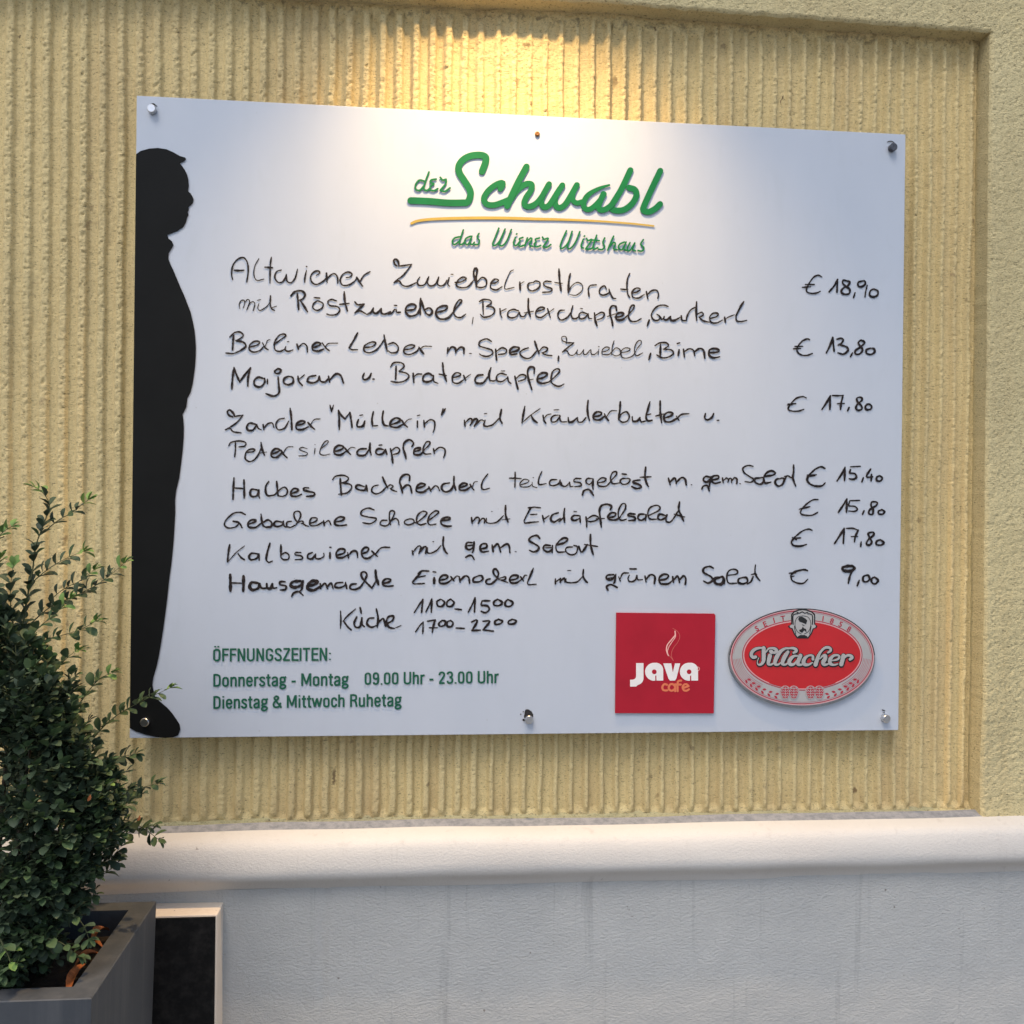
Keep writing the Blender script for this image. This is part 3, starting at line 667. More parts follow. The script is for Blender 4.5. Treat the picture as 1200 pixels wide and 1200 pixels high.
(255,540,6,'''b 115,120 110,200 108,270;b 185,135 187,200 187,262;110,190 187,195;b 280,205 240,200 228,225 240,250 275,245 290,205;b 290,205 288,240 295,262
b 360,145 340,175 338,220 355,245 400,240;b 415,145 420,200 425,245;400,240 440,200 470,185 490,205 485,235 455,250 425,245
b 520,230 560,215 565,200 535,195 515,220 520,245 555,250 590,235;b 640,190 610,190 605,205 640,215 680,225 675,245 625,250
b 862,125 865,180 870,240;808,132 830,108 885,102 920,120 905,145 870,155;870,155 930,165 942,190 910,225 850,235
b 1030,180 985,170 972,190 1000,205 1035,205 1045,172;b 1045,172 1052,212;1130,170 1095,180 1082,210 1110,232 1150,220 1185,185;b 1160,115 1175,150 1195,190'''),
(455,540,6,'''-10,185 15,168 35,180 15,195;15,195 35,208 60,215;b 148,140 150,105 125,95 95,110 80,145 90,180 100,225;b 95,200 130,170 155,180 165,225
b 200,195 245,180 260,165 225,160 200,185 200,215 245,220 285,190;b 285,182 300,215;300,205 330,175 350,185 360,210
b 430,155 385,165 375,195 400,218 440,205 460,165;b 462,110 462,160 475,205;b 500,190 545,175 555,162 525,158 500,180 505,205 545,205 580,180
b 575,165 590,190 602,205;t 590,185 605,150 628,145;700,92 665,140 655,185 670,202 712,192;892,80 892,130 890,185;852,122 890,122 935,125
t 925,170 975,155 990,138 955,130 925,160 935,182 985,182 1010,165;t 1012,150 1015,178 1045,188;t 1018,118 1022,119;1080,75 1060,120 1060,165 1110,160
1185,132 1145,135 1132,160 1155,175 1195,162 1210,135'''),
(655,540,6,'''8,135 8,165 25,178;15,150 25,175 50,178 75,150;75,150 80,180 100,178;155,125 115,125 105,145 150,155 155,175 110,182
235,125 200,125 190,150 215,165 240,140;b 240,128 238,180 240,200;b 165,240 175,212 205,200 225,215 242,242;275,155 320,145 330,125 300,120 272,145 280,175 330,178 365,145
365,140 405,95 400,75 375,85 362,125 380,160 425,155;480,125 445,125 430,145 450,165 485,158 500,130 480,122;b 445,92 475,95
b 570,135 530,140 520,152 560,165 580,185 545,195 512,180;b 610,45 605,100 612,145 630,182;570,115 648,112;b 770,122 782,168;b 780,150 815,120 825,160;b 825,152 862,118 888,130 895,170;t 930,168 936,168
b 1065,115 1030,110 1015,135 1040,150 1065,125;b 1070,110 1062,150 1058,180;b 1005,200 1015,178 1045,175 1058,212;b 1075,135 1120,125 1120,105 1085,108 1070,135 1095,158 1135,150
b 1150,120 1155,155;1155,140 1180,120 1192,135'''),
(855,540,6,'''-12,150 -2,125 12,125 15,155;b 18,138 35,118 52,130 50,160;t 70,160 78,162;165,38 130,32 95,50 100,80 140,110 170,130 150,150 108,145
b 215,120 180,125 180,150 215,165 240,145 235,118 215,120;b 245,110 305,100 322,85 295,70 260,85 240,120 250,155 290,150
b 360,125 330,130 320,155 345,178 375,160 385,125 362,122;b 370,170 400,108;385,110 410,105 435,120;b 450,30 450,80 445,120 465,178''')]),
('handwritten_line', 'eighth row, Gebackene Scholle mit Erdaepfelsalat', [
(255,540,6,'''195,378 160,362 110,370 60,415 48,450 75,472 125,465 150,440;b 110,425 150,435 172,470;b 220,445 260,430 268,418 240,415 215,435 220,465 265,468 305,440
b 305,375 310,420 320,460;b 325,430 355,415 380,435 375,462 335,465 320,450;b 450,430 410,425 395,450 420,462 455,450 462,425;462,425 470,460 500,465
520,425 490,430 485,455 510,468 550,450;550,450 582,395 578,360 550,355 535,375 545,410 565,435;565,435 590,422 605,432 590,442;600,440 620,455 640,460
650,440 690,425 700,405 665,400 648,425 655,455 700,452 740,430;b 745,420 750,455;750,440 780,420 797,450;b 825,430 875,420 890,400 855,395 825,420 830,450 870,455 905,450
1100,345 1060,332 1015,350 1010,380 1060,395 1115,405 1105,425 1070,442 1020,435;1190,418 1155,420 1142,445 1175,458 1200,450'''),
(455,540,6,'''0,450 25,410 45,365 30,350 10,360 8,400 15,450;15,425 50,405 70,420 75,450;150,408 118,420 115,440 145,450 180,435 175,412 150,408
180,435 205,430 260,385 270,362 240,355 205,385 200,430 225,450 265,440;275,425 330,385 355,360 330,352 290,385 278,430 295,450 335,445
b 370,420 425,415 435,402 405,398 372,415 375,445 410,460 445,458;b 585,400 590,440;592,430 620,398 640,405 632,442;632,440 660,405 678,410 675,438
690,405 690,432 720,440;t 726,356 731,356;720,440 765,430 810,385;b 825,315 825,380 842,430;t 800,415 855,408;b 985,330 1010,328;1070,330 1010,328 980,370 955,420;1000,378 1045,375
955,420 960,437 1010,432 1055,428;b 1085,385 1095,430;1092,412 1130,385;b 1195,365 1155,380 1142,410 1165,430 1210,405'''),
(655,540,6,'''b 40,335 35,380 40,432;0,428 30,400;b 140,385 105,385 88,405 110,420 145,405;b 148,388 150,432;105,355 125,357
b 190,395 195,430 195,465;195,412 240,385 275,395 270,415 220,428 200,420;b 360,345 370,320 340,305 300,315 285,350 290,400 298,465;262,408 320,405
b 350,400 390,390 400,370 370,365 345,390 355,412 400,415 430,395;430,395 465,340 468,305 445,302 420,345 418,395 440,418 475,410
b 535,375 495,372 485,385 530,395 535,415 490,420;b 600,375 565,378 555,405 580,418 610,400 612,378;612,378 610,422
630,385 700,350 710,325 685,312 640,330 625,370 640,408 690,410;b 750,385 710,375 695,400 715,415 750,400 760,380;755,385 755,425 790,425 840,350
b 848,290 842,340 860,385 878,425;810,375 845,385 885,395''')]),
('handwritten_line', 'ninth row, Kalbswiener mit gem. Salat', [
(255,620,6,'''b 85,110 75,170 70,230;t 190,118 130,165 75,228;b 145,175 165,200 188,215;b 285,175 240,170 220,195 235,215 275,205 290,175;b 290,175 292,218
b 368,100 350,160 342,215 360,235;360,235 385,225;b 445,110 445,160 445,200;450,180 475,165 500,180 498,210 465,215 445,200
585,165 550,165 545,180 590,190 595,210 545,215;b 665,165 635,180 635,205 665,208 690,175;690,175 690,205 720,208 748,190 745,170
b 790,165 790,205;788,128 798,128;b 835,185 885,170 895,145 860,140 835,165 840,198 880,200 915,180;b 915,165 920,203;b 920,185 950,155 978,160 985,200
b 1012,175 1050,160 1062,135 1035,130 1012,160 1025,200 1060,205 1095,180;b 1085,155 1110,180 1125,192;1110,175 1150,132 1210,128'''),
(455,620,6,'''b 168,150 174,180;175,160 210,120 230,125 215,172;b 218,165 252,125 268,130 262,170;275,130 275,165 305,170;t 312,88 320,88;300,170 340,150 370,115;b 388,55 385,110 400,155 415,172
b 590,95 555,95 545,125 565,145 595,130 605,100;b 603,90 598,150 590,165;b 545,198 570,185 590,190 605,215;545,118 602,112;b 650,140 690,130 690,105 660,105 645,130 660,160 705,155
b 730,110 738,160;b 735,135 770,105 790,160;b 785,135 830,105 850,120 855,165;t 892,158 900,160;b 1065,65 1045,45 1005,55 990,80 1030,105 1058,125 1050,150 1020,160 992,148
b 1140,115 1100,115 1090,140 1120,160 1150,145 1155,115;1155,115 1152,165;t 1095,132 1150,130'''),
(655,620,6,'''b -15,112 40,95 62,70 35,62 5,80;5,80 -22,120 -8,160 42,160;95,125 55,130 48,155 80,180 120,170 130,125 105,115;b 140,120 150,150 165,160 200,108
b 222,38 222,100 232,150 242,180;180,108 225,115 272,122''')]),
('handwritten_line', 'tenth row, Hausgemachte Eiernockerl mit gruenem Salat', [
(255,620,6,'''B 88,320 90,380 90,435;B 182,330 182,380 180,435;90,378 180,380;B 285,380 240,375 225,405 245,428 285,415 295,385;b 298,385 310,415 340,415
B 345,385 350,415 375,415 385,385;b 385,385 392,415 415,412;b 475,370 440,370 440,390 480,400 475,425 440,428
B 585,365 530,370 512,395 540,410 585,395 600,365;b 600,370 592,420 575,440;b 520,475 535,450 570,440 600,465;B 630,400 680,390 705,370 665,365 635,390 635,420 675,430 720,405
b 722,385 725,420;b 730,405 755,380 772,418;b 772,405 798,380 812,420;b 880,375 835,380 825,405 860,412 895,395 900,375;b 900,375 908,418
b 975,385 940,390 930,415 960,425 1000,410 1030,370;b 1030,370 1050,320 1030,300 1010,310 1015,340 1045,375 1085,415;B 1110,290 1115,340 1130,388;1085,415 1110,370'''),
(455,620,6,'''b -35,382 5,372 18,355 -15,350 -38,370 -32,395 0,402 35,398;b 285,295 235,295 210,315;b 235,298 195,345 170,375 185,385;185,385 220,384 255,382;205,340 260,328
B 323,342 322,380;315,300 335,302;b 362,360 405,350 420,330 385,325 360,350 365,380 410,380 445,355;b 440,335 462,365;455,358 480,330 500,335
b 500,340 505,375;b 505,362 540,330 565,340 572,380;b 635,328 600,345 600,370 640,370 665,350 655,328 635,328
b 715,350 690,360 690,382 725,385 765,350;b 765,350 775,310 755,280 738,290 745,320 780,355;785,345 825,335 820,355 790,358;790,358 840,375
b 855,360 900,350 915,330 880,325 855,345 860,375 900,378 935,355;b 930,335 952,365;945,352 960,325 975,325;b 1020,275 1000,325 980,370;980,370 985,390 1040,388;b 1175,350 1175,385;1180,370 1212,345'''),
(655,620,6,'''b 10,348 10,375;b 12,365 38,345 42,372;50,348 52,372 85,378;t 60,292 85,290;85,378 130,370 165,335;b 172,285 170,330 185,360 200,375
b 385,320 340,325 335,350 370,355 395,325;b 400,318 392,370 385,380;b 345,430 335,405 365,390 410,410;t 340,345 395,340;420,335 432,365;430,350 450,312 490,308
495,325 485,350 500,370 535,360 548,325;548,325 555,355 588,355;b 498,280 545,280;b 605,330 612,370;b 615,350 645,320 675,335 670,385
b 705,360 755,350 770,325 735,318 705,345 715,382 765,385 798,362;b 800,335 805,375;b 810,355 835,330 848,375;b 850,355 878,328 892,350 888,390
b 1085,275 1060,262 1020,275 1018,305 1070,335 1080,360 1050,380 1018,365;B 1130,340 1095,350 1100,380 1140,388 1160,360 1150,335 1130,340;b 1155,340 1165,385'''),
(855,610,6,'''-10,385 50,375 52,350 20,342 -10,360 -20,400 -5,440 50,440;b 95,400 65,410 62,435 95,445 125,430 120,402 95,400;b 125,445 150,430 165,395;182,312 178,350 185,385 215,425;152,380 185,375 190,400''')]),
('handwritten_hours', 'kitchen hours, Kueche 11-15 and 17-22', [
(385,690,5,'''70,130 72,180 70,232;158,118 110,160 85,190;b 88,188 110,220 132,240;b 165,165 150,200 160,225 185,220 195,170;b 195,170 195,205 210,222;b 185,110 192,145
b 265,170 235,175 225,205 250,225 280,215;b 280,118 290,170 285,225;b 290,200 320,175 335,220;b 340,205 375,185 380,160 350,165 340,195 355,225 385,232;t 385,232 425,215
502,140 530,95 552,62;b 552,62 545,138;570,135 590,95 605,58;b 605,58 602,138;b 655,62 635,75 640,100 665,102 680,80 662,62;b 715,60 695,75 695,100 720,102 735,80 715,60;b 740,118 778,122
818,138 840,95 858,52;b 858,52 855,135;b 945,70 900,70;b 900,72 895,95 930,100 942,120 920,140 895,132;b 990,62 970,75 970,95 1000,98 1018,80 990,60;b 1050,62 1035,80 1038,100 1065,102 1080,80 1050,62
510,252 535,215 555,195;555,195 552,262;b 580,190 625,182;b 625,182 612,225 608,255;590,228 638,228;b 660,190 645,205 655,220 680,212 685,190 665,185;b 715,185 695,195 695,218 718,222 730,200 715,185
b 748,230 795,232;b 838,195 865,182 870,195 840,245;b 840,245 890,242;b 905,190 940,188 940,200 905,240;b 905,240 965,248;b 995,180 975,190 978,208 1005,205 1020,190 995,178;b 1075,180 1055,190 1055,205 1085,205 1100,188 1075,178''')]),
('handwritten_price', 'topmost price, 18,90 euros', [
(855,295,6,'''650,178 625,165 590,180 555,230 540,275 570,292 610,290 638,278;532,230 595,230;512,250 570,246;b 700,282 735,240 760,195;b 758,195 755,285
b 825,205 800,200 795,220 815,240 845,265 840,295 805,298 785,280 800,255 835,235 845,210 825,205;b 882,288 872,322;b 935,205 905,215 905,240 930,245 955,225 950,205 935,205;968,235 958,275 952,318
b 1010,262 990,275 985,305 1010,318 1040,305 1042,275 1015,262''')]),
('handwritten_price', 'second price, 13,80 euros', [
(855,380,6,'''b 562,108 545,102 510,118;510,118 480,155 475,190 505,215 545,218 582,205;460,155 515,155;450,172 500,170;b 680,202 710,140 725,90;b 725,92 735,190
b 755,105 785,98 800,110 785,135 765,145;b 780,145 825,160 832,185 800,210 762,200;b 865,200 850,228;b 945,125 925,112 905,130 920,155 935,180 915,208 885,208 885,185 920,160 950,130 940,115
b 990,168 962,180 965,205 995,212 1020,195 1015,172 990,168''')]),
('handwritten_price', 'third price, 17,80 euros', [
(855,460,6,'''540,38 515,28 470,40 430,80 412,115 440,130 485,130 522,118;410,80 465,78;405,88 440,86;b 650,118 685,65 708,22;b 708,22 705,118;722,20 760,22 798,20;b 798,20 785,70 780,118;758,78 808,76
b 840,105 830,128;b 915,32 895,40 900,65 925,90 930,115 905,125 888,110 900,80 930,55 930,38 915,32;b 970,85 955,95 960,118 990,118 1000,98 985,82 965,82''')]),
('handwritten_price', 'fourth price, 15,40 euros', [
(855,540,6,'''b 670,52 640,42 600,60;b 600,60 560,100 545,135 570,165 610,178 650,175 672,155;545,100 610,98;545,110 600,105;b 755,142 790,90 812,45;b 812,45 808,140;920,38 850,42
b 850,62 845,85 880,90 892,115 870,130 840,125;b 940,120 930,148;b 992,58 965,100 968,115 1005,112;b 998,95 995,142;b 1055,105 1035,115 1035,138 1060,142 1075,120 1055,105''')]),
('handwritten_price', 'fifth price, 15,80 euros', [
(855,540,6,'''622,272 585,275 540,305 505,345 500,370 530,382 580,382 620,362;490,340 565,322;500,335 540,330;b 765,362 800,310 825,268;b 825,268 822,362;915,278 845,280
845,285 838,315 880,320 898,340 880,355 835,352;b 945,352 935,375;b 1030,288 1000,290 995,315 1010,345 1005,375 980,372 985,345 1030,315 1040,295 1020,286;b 1070,345 1048,352 1048,372 1075,375 1090,358 1070,342''')]),
('handwritten_price', 'sixth price, 17,80 euros', [
(855,610,6,'''580,68 555,60 510,75 460,115;b 460,115 435,150 450,175 495,180 540,168;445,125 500,122;440,118 470,135;b 738,162 775,105 805,55;b 805,55 800,160;820,55 870,55 905,68;b 905,68 885,110 878,150;855,112 900,112
b 925,150 922,182;b 1000,82 975,90 985,120 1000,150 985,172 962,165 975,135 1015,100 1010,82 1000,82;b 1060,135 1035,145 1032,168 1065,172 1085,155 1060,135''')]),
('handwritten_price', 'lowest price, 9,00 euros', [
(855,610,6,'''b 548,352 520,345 460,360 430,385;430,385 440,420 480,440 520,440 550,412;418,370 465,368;430,395 455,390;B 860,320 830,320 795,330 800,350 845,355 880,335 860,318;b 880,335 850,380 835,440
b 912,420 898,458;b 960,385 940,395 940,425 965,430 985,410 975,385 960,385;b 1020,398 1000,408 1000,435 1025,445 1045,420 1020,398''')]),
]
# every written word is a part: strokes that lie close together belong to one word
def split_words(tiles, gap):
    items = []
    for (x0, y0, sc, text) in tiles:
        for s in text.replace('\n', ';').split(';'):
            s = s.strip()
            if not s: continue
            key = 'n'
            if s[0] in 'ntbB': key, s = s[0], s[1:]
            P = [(x0 + float(q.split(',')[0]) / sc, y0 + float(q.split(',')[1]) / sc) for q in s.split()]
            items.append((key, P))
    groups = []
    for it in items:
        xs_ = [p[0] for p in it[1]]; ys_ = [p[1] for p in it[1]]; bb = [min(xs_), max(xs_), min(ys_), max(ys_)]
        g_ = [bb, [it]]; rest = []
        for o_ in groups:
            if o_[0][0] < g_[0][1] + gap and g_[0][0] < o_[0][1] + gap and o_[0][2] < g_[0][3] + 9 and g_[0][2] < o_[0][3] + 9:
                g_ = [[min(o_[0][0], g_[0][0]), max(o_[0][1], g_[0][1]), min(o_[0][2], g_[0][2]), max(o_[0][3], g_[0][3])], o_[1] + g_[1]]
            else: rest.append(o_)
        groups = rest + [g_]
    return sorted(groups, key=lambda g_: g_[0][0])
for (name, label, tiles) in INK:
    gap = {'handwritten_line': 5.2, 'handwritten_price': 7.0, 'handwritten_hours': 9.0}[name]
    for bb, items in split_words(tiles, gap):
        bm = bmesh.new()
        for key, P in items: strokes(bm, 0, 0, 1, key + ' ' + ' '.join('%.3f,%.3f' % p for p in P), INKY + 0.00025, 0.00014)
        finish(name.replace('_line', '_word'), bm, M['ink'], board)

# logo lettering cut from green sheet
LT = 0.0006
bm = bmesh.new()
def lg(x0, y0, sc, text, width, b=0.0): strokes(bm, x0, y0, sc, text, -0.0001 - b, LT, None, 'flat', width, False, 1.0)
lg(470, 170, 7.5, '712,232 742,150 742,105 690,88 605,98 540,135 506,190 515,250 560,320 602,390 610,440 585,500 530,508 400,508 250,495 85,488', 7.9)
lg(470, 170, 7.5, '872,385 895,345 885,332 830,352 765,405 728,470 750,518 815,528 890,505 950,480', 6.9, 0.0002)
lg(470, 170, 7.5, '1102,192 1020,345 932,535', 7.6, 0.0004)
lg(470, 170, 7.5, '965,480 1010,410 1060,365 1110,340 1148,350 1140,400 1100,460 1082,515 1110,542 1165,528 1215,490', 6.9, 0.0001)
lg(620, 170, 7.5, '175,345 120,445 105,500 130,545 175,530 230,450 292,355', 6.9, 0.0003)
lg(620, 170, 7.5, '-10,546 40,535 90,480 130,425', 6.0, 0.0005)
lg(620, 170, 7.5, '292,355 235,445 230,520 262,552 315,525 370,440 420,352', 6.9)
lg(620, 170, 7.5, '418,360 385,430 385,485 420,510 465,500', 6.0, 0.00037)
bm2 = bmesh.new()
pa = smooth_path([(620 + a / 7.5, 170 + b / 7.5) for a, b in ((704,353),(620,380),(530,430),(485,490),(482,545),(515,568),(560,550),(620,490),(658,432))], 1.0)
n = len(pa); ribbon(bm, pa, [2.4 + 3.9 * min(1, i / (n * 0.38)) for i in range(n)], -0.0005, LT, 'flat')
lg(620, 170, 7.5, '652,430 612,530 622,568 665,568 720,530 765,470', 6.7, 0.0005)
lg(620, 170, 7.5, '890,222 810,390 728,530 745,572 830,570 905,515 942,445 930,395 878,375', 7.1, 0.0001)
lg(620, 170, 7.5, '1152,228 1070,400 1008,540 1005,575 1050,588 1105,562 1150,520', 7.1, 0.0003)
finish('logo_name', bm, M['green'], board, 'large green brush script name')
bm2.free()
bm = bmesh.new()
lg(470, 170, 7.5, '245,238 215,320 200,385 225,400 250,385;210,320 160,310 128,350 130,390 165,398 200,360;308,300 265,308 258,330 290,342 260,360 255,392 290,402 322,385;345,285 365,308 395,302;395,302 392,340 345,398;348,398 385,408 430,378', 2.25)
finish('logo_article', bm, M['green'], board, 'small green script word left of the large name')
bm = bmesh.new()
lg(520, 255, 4.8, '''92,108 62,115 48,135 60,152 85,135;110,70 95,115 88,145 100,152 115,140;150,105 125,118 118,140 135,152 152,125;158,105 147,140 160,152 172,140;198,90 188,110 200,130 195,150 175,152''', 1.95, 0.0002)
finish('logo_word', bm, M['green'], board, 'small green script word under the gold line')
bm = bmesh.new()
lg(520, 255, 4.8, '''310,60 290,110 275,150 290,156 315,130 345,65;345,65 325,115 312,150 330,158 355,130 380,68;403,112 392,145 405,158 418,147;409,93 411,92;445,112 425,120 430,132 420,145 430,162 450,156
470,115 455,160;462,140 490,115 495,125 482,155 500,162;538,115 515,122 520,137 508,150 520,165 545,157;555,110 565,122 588,118 558,165;560,165 580,167 602,152''', 1.95, 0.0002)
finish('logo_word', bm, M['green'], board, 'small green script word under the gold line')
bm = bmesh.new()
lg(520, 255, 4.8, '''690,75 665,130 655,165 670,172 700,140 722,78;722,78 705,130 695,165 710,175 740,140 765,80;785,122 772,160 785,172;790,105 792,104;803,118 812,130 832,125 798,177;800,177 825,177 842,165
860,100 840,160 845,178 865,170;835,126 874,130;905,115 895,140 905,165 890,180 870,178;955,105 935,150 922,183;930,165 955,140 965,148 955,175 975,182
1015,138 990,150 982,170 1000,182 1015,160;1025,138 1012,175 1028,185;1047,142 1032,175 1045,187 1070,150;1074,143 1062,178 1078,188;1122,125 1108,150 1125,170 1115,188 1092,186''', 1.95, 0.0002)
finish('logo_word', bm, M['green'], board, 'small green script word under the gold line')
bm = bmesh.new()
pa = smooth_path([(470 + a / 7.5, 170 + b / 7.5) for a, b in ((92,688),(150,666),(300,650),(600,642),(900,642),(1200,650),(1425,655),(1725,668),(2025,690),(2220,711))], 1.5)
n = len(pa); ribbon(bm, pa, [3.0 + 0.9 * math.sin(math.pi * min(1, i / n * 1.3)) - 1.2 * i / n for i in range(n)], -0.0001, LT * 0.7, 'flat')
finish('logo_underline', bm, M['gold'], board, 'gold curved underline')

# standing figure in black film, cut off by the board's left edge
FIG = [(159,181),(165,177),(175,174.3),(185,173.5),(195,175),(203,178.5),(211,183),(217,184.8),(218.2,186.5),(216,189),(210.8,191.4),(213.5,194.5),(216.7,199.3),(219.2,204.5),(220.7,210),(221.3,218),(220.4,224),(223.3,226.7),(225.6,230.3),(226.8,233.5),(226,238),(223.5,240.6),(221,242.8),(221.2,246),(220,248.5),(221,252),(219.3,255),(218.6,258),(217.7,261),(215,266),(208.5,270.5),(201.7,273.3),(196,275.2),(197.4,279.5),(201.7,283),(203.4,287),(201,291.7),(197.8,296.7),(197.3,303),(199.5,309),(203.3,317),(207.5,327),(211.7,337),(216,346.5),(220,357),(223.5,366),(226,377),(228,387),(229,397),(229.6,407),(229.4,417),(228.7,429),(227.3,440),(225.8,450),(223.3,460),(219.6,466.7),(218.5,476.7),(216,482),(214,485.5),(214.9,492),(215.5,501),(215.3,513),(214.2,527),(212.7,540),(210.2,560),(206.5,575),(205.3,586),(205.4,600),(204.5,618),(203.3,637),(201,660),(198.3,680),(196,702),(193.3,723),(191,740),(188.3,757),(186,770),(183.3,782),(179.5,795),(178.6,803),(181.7,816),(187,821.5),(196.3,829.5),(202,836),(207.4,843.7),(210.6,849),(211.4,855),(209,861.3),(203,864),(193,864.6),(182,863.6),(171,861),(160,857.3),(151.5,853)]
pts = []
for (px, py) in FIG:
    x, z = on_plane(px, py); pts.append((max(x, 0.0004), z))
pts[0] = (0.0004, pts[0][1]); pts[-1] = (0.0004, pts[-1][1])
bm = bmesh.new(); poly_plate(bm, pts, -0.0001, 0.0007, to=lambda a, b: (a, b))
finish('figure_silhouette', bm, M['black_print'], board, 'black full-length silhouette of a stout standing figure facing right')

# fixings
def bolt(px, py, kind):
    x, z = on_plane(px, py, -0.004)
    bm = bmesh.new(); disc_stack(bm, x, z, [(CT + 0.007, 0.007), (0.045, 0.007)], 20)
    finish('spacer', bm, M['steel'], board)
    bm = bmesh.new()
    if kind == 'rust':
        disc_stack(bm, x, z, [(0.0, 0.0042), (-0.0012, 0.0040), (-0.0022, 0.0022), (-0.0016, 0.0012)], 14)
        finish('bolt', bm, M['rust'], board, 'small rusty screw head at the top middle')
        return
    r = 0.0066
    mat = M['dark_bolt'] if kind == 'dark' else M['steel']
    disc_stack(bm, x, z, [(0.0, r * 0.94), (-0.0062, r * 0.94), (-0.0068, r), (-0.0080, r), (-0.0088, r * 0.9), (-0.0088, r * 0.35), (-0.0080, r * 0.25)] if kind == 'dark' else [(0.0, r), (-0.0078, r), (-0.0088, r * 0.88)], 28)
    finish('bolt', bm, mat, board, {'dark': 'tarnished bolt with a hollow centre', 'cap': None}[kind])
for px, py, kd in ((178, 128, 'cap'), (1046, 173, 'dark'), (170, 846, 'cap'), (1038, 842, 'cap'), (620, 843, 'cap'), (630, 156, 'rust')): bolt(px, py, kd)
bm = bmesh.new()
pts = [(619 + (5.2 + 0.8 * math.sin(3 * a + 1)) * math.cos(a), 837.5 + (6.2 + 0.7 * math.sin(2 * a)) * math.sin(a)) for a in [k * math.pi / 12 for k in range(24)]]
poly_plate(bm, pts, -0.0001, 0.0003)
for cx, cy, r in ((610.2, 837, 0.8), (613.2, 834, 0.7), (622.3, 833.6, 0.6), (613.5, 843.6, 1.4)):
    poly_plate(bm, [(cx + r * math.cos(a), cy + r * math.sin(a)) for a in [k * math.pi / 4 for k in range(8)]], -0.0001, 0.00033)
finish('chipped_hole', bm, M['hole'], board, 'dark chipped hole behind the bottom middle bolt')
for text, wd in (('1040,166.5 1042.5,165.5 1046,166 1049,168.5', 1.3), ('176,122.4 180,121.8 184,124.6', 1.5), ('1034,832 1037,832.8', 1.6), ('1036.5,834.5 1035,835.5', 1.2)):
    bm = bmesh.new(); strokes(bm, 0, 0, 1, text, -0.0001, 0.0003, None, 'dome', wd); finish('chip_mark', bm, M['hole'], board)

# ------------------------------------------------------------------ red square sign
def corners_map(c, w_, h_, x0, y0):
    """bilinear: unit square coordinates of a plate -> photo pixels"""
    def f(u, v):
        a = Vector(c[0]).lerp(Vector(c[1]), u); b = Vector(c[3]).lerp(Vector(c[2]), u); p = a.lerp(b, v)
        return p
    return f
T = 8.5714
def Yp(a, b): return (710 + a / T, 705 + b / T)
red = empty('square_sign', (*[on_plane(779, 776)[0]], -0.0005, on_plane(779, 776)[1]), label='crimson square coffee sign with white lettering and rising steam line', category='sign')
bm = bmesh.new(); c4 = [Yp(102, 110), Yp(1083, 120), Yp(1096, 134), Yp(1079, 1119), Yp(90, 1117)]
poly_plate(bm, c4, -0.0001, 0.0026); finish('sign_plate', bm, M['red_plate'], red)
b0 = -0.0026
bm = bmesh.new()
def arc(cx, cy, r, a0, a1, n=14): return [(cx + r * math.cos(math.radians(a0 + (a1 - a0) * k / n)), cy + r * math.sin(math.radians(a0 + (a1 - a0) * k / n))) for k in range(n + 1)]
def PL(pts, b, t=0.00025): poly_plate(bm, [Yp(*p) for p in pts], b, t)
PL([(300, 615), (374, 615), (374, 765)] + arc(304, 765, 70, 10, 80, 8) + [(302, 850), (240, 850), (240, 782), (262, 782)] + arc(268, 750, 30, 80, 10, 5) + [(300, 745)], b0)
for dx in (0, 349):
    PL(arc(480 + dx, 702, 90, 90, 270, 18) + [(500 + dx, 612)] + arc(500 + dx, 684, 72, -85, 0, 8) + [(572 + dx, 790), (504 + dx, 790), (504 + dx, 740), (492 + dx, 740), (492 + dx, 790)], b0)
PL([(572, 618), (652, 618), (668, 710), (690, 618), (742, 618), (704, 768), (690, 790), (640, 790), (624, 770)], b0)
finish('lettering', bm, M['print_white'], red)
for dx in (0, 349):
    bm = bmesh.new(); PL(arc(482 + dx, 702, 24, 0, 360, 14)[:-1], b0 - 0.00025, 0.0001)
    finish('letter_counter', bm, M['red_plate'], red)
bm = bmesh.new()
def sY(text, wd, b=b0, mat=None): strokes(bm, 710, 705, T, text, b, 0.00025, None, 'flat', wd / T, False, 0.8)
sY('610,833 585,826 564,850 568,880 590,890 612,888;692,852 672,828 645,828 628,852 632,880 655,892 680,882 692,860;692,828 692,896;752,790 725,795 716,822 716,896;694,830 748,830;768,866 826,846', 21)
sY('826,848 808,828 780,832 766,858 778,886 805,892 830,878', 20)
finish('small_word', bm, M['orange_print'], red, 'orange word under the white lettering')
bm = bmesh.new()
sY('690,295 690,335 655,380 615,430 604,480 612,515 624,540', 11); sY('692,300 694,350 655,410 628,455 614,500 624,538', 7)
finish('steam_mark', bm, M['pink_print'], red, 'pale flame-like line of rising steam')
bm = bmesh.new()
sY('668,268 700,285 730,318 737,360 715,410 680,455 658,500 655,545 674,592', 5); sY('632,540 655,565 672,590', 6)
finish('fine_line', bm, M['thin_pink'], red); bm = bmesh.new()
sY('912,652 932,660 935,680 915,694 894,684 892,664 912,652;908,664 910,682;910,664 920,670 912,674 920,682', 5)
finish('round_mark', bm, M['pink_print'], red)

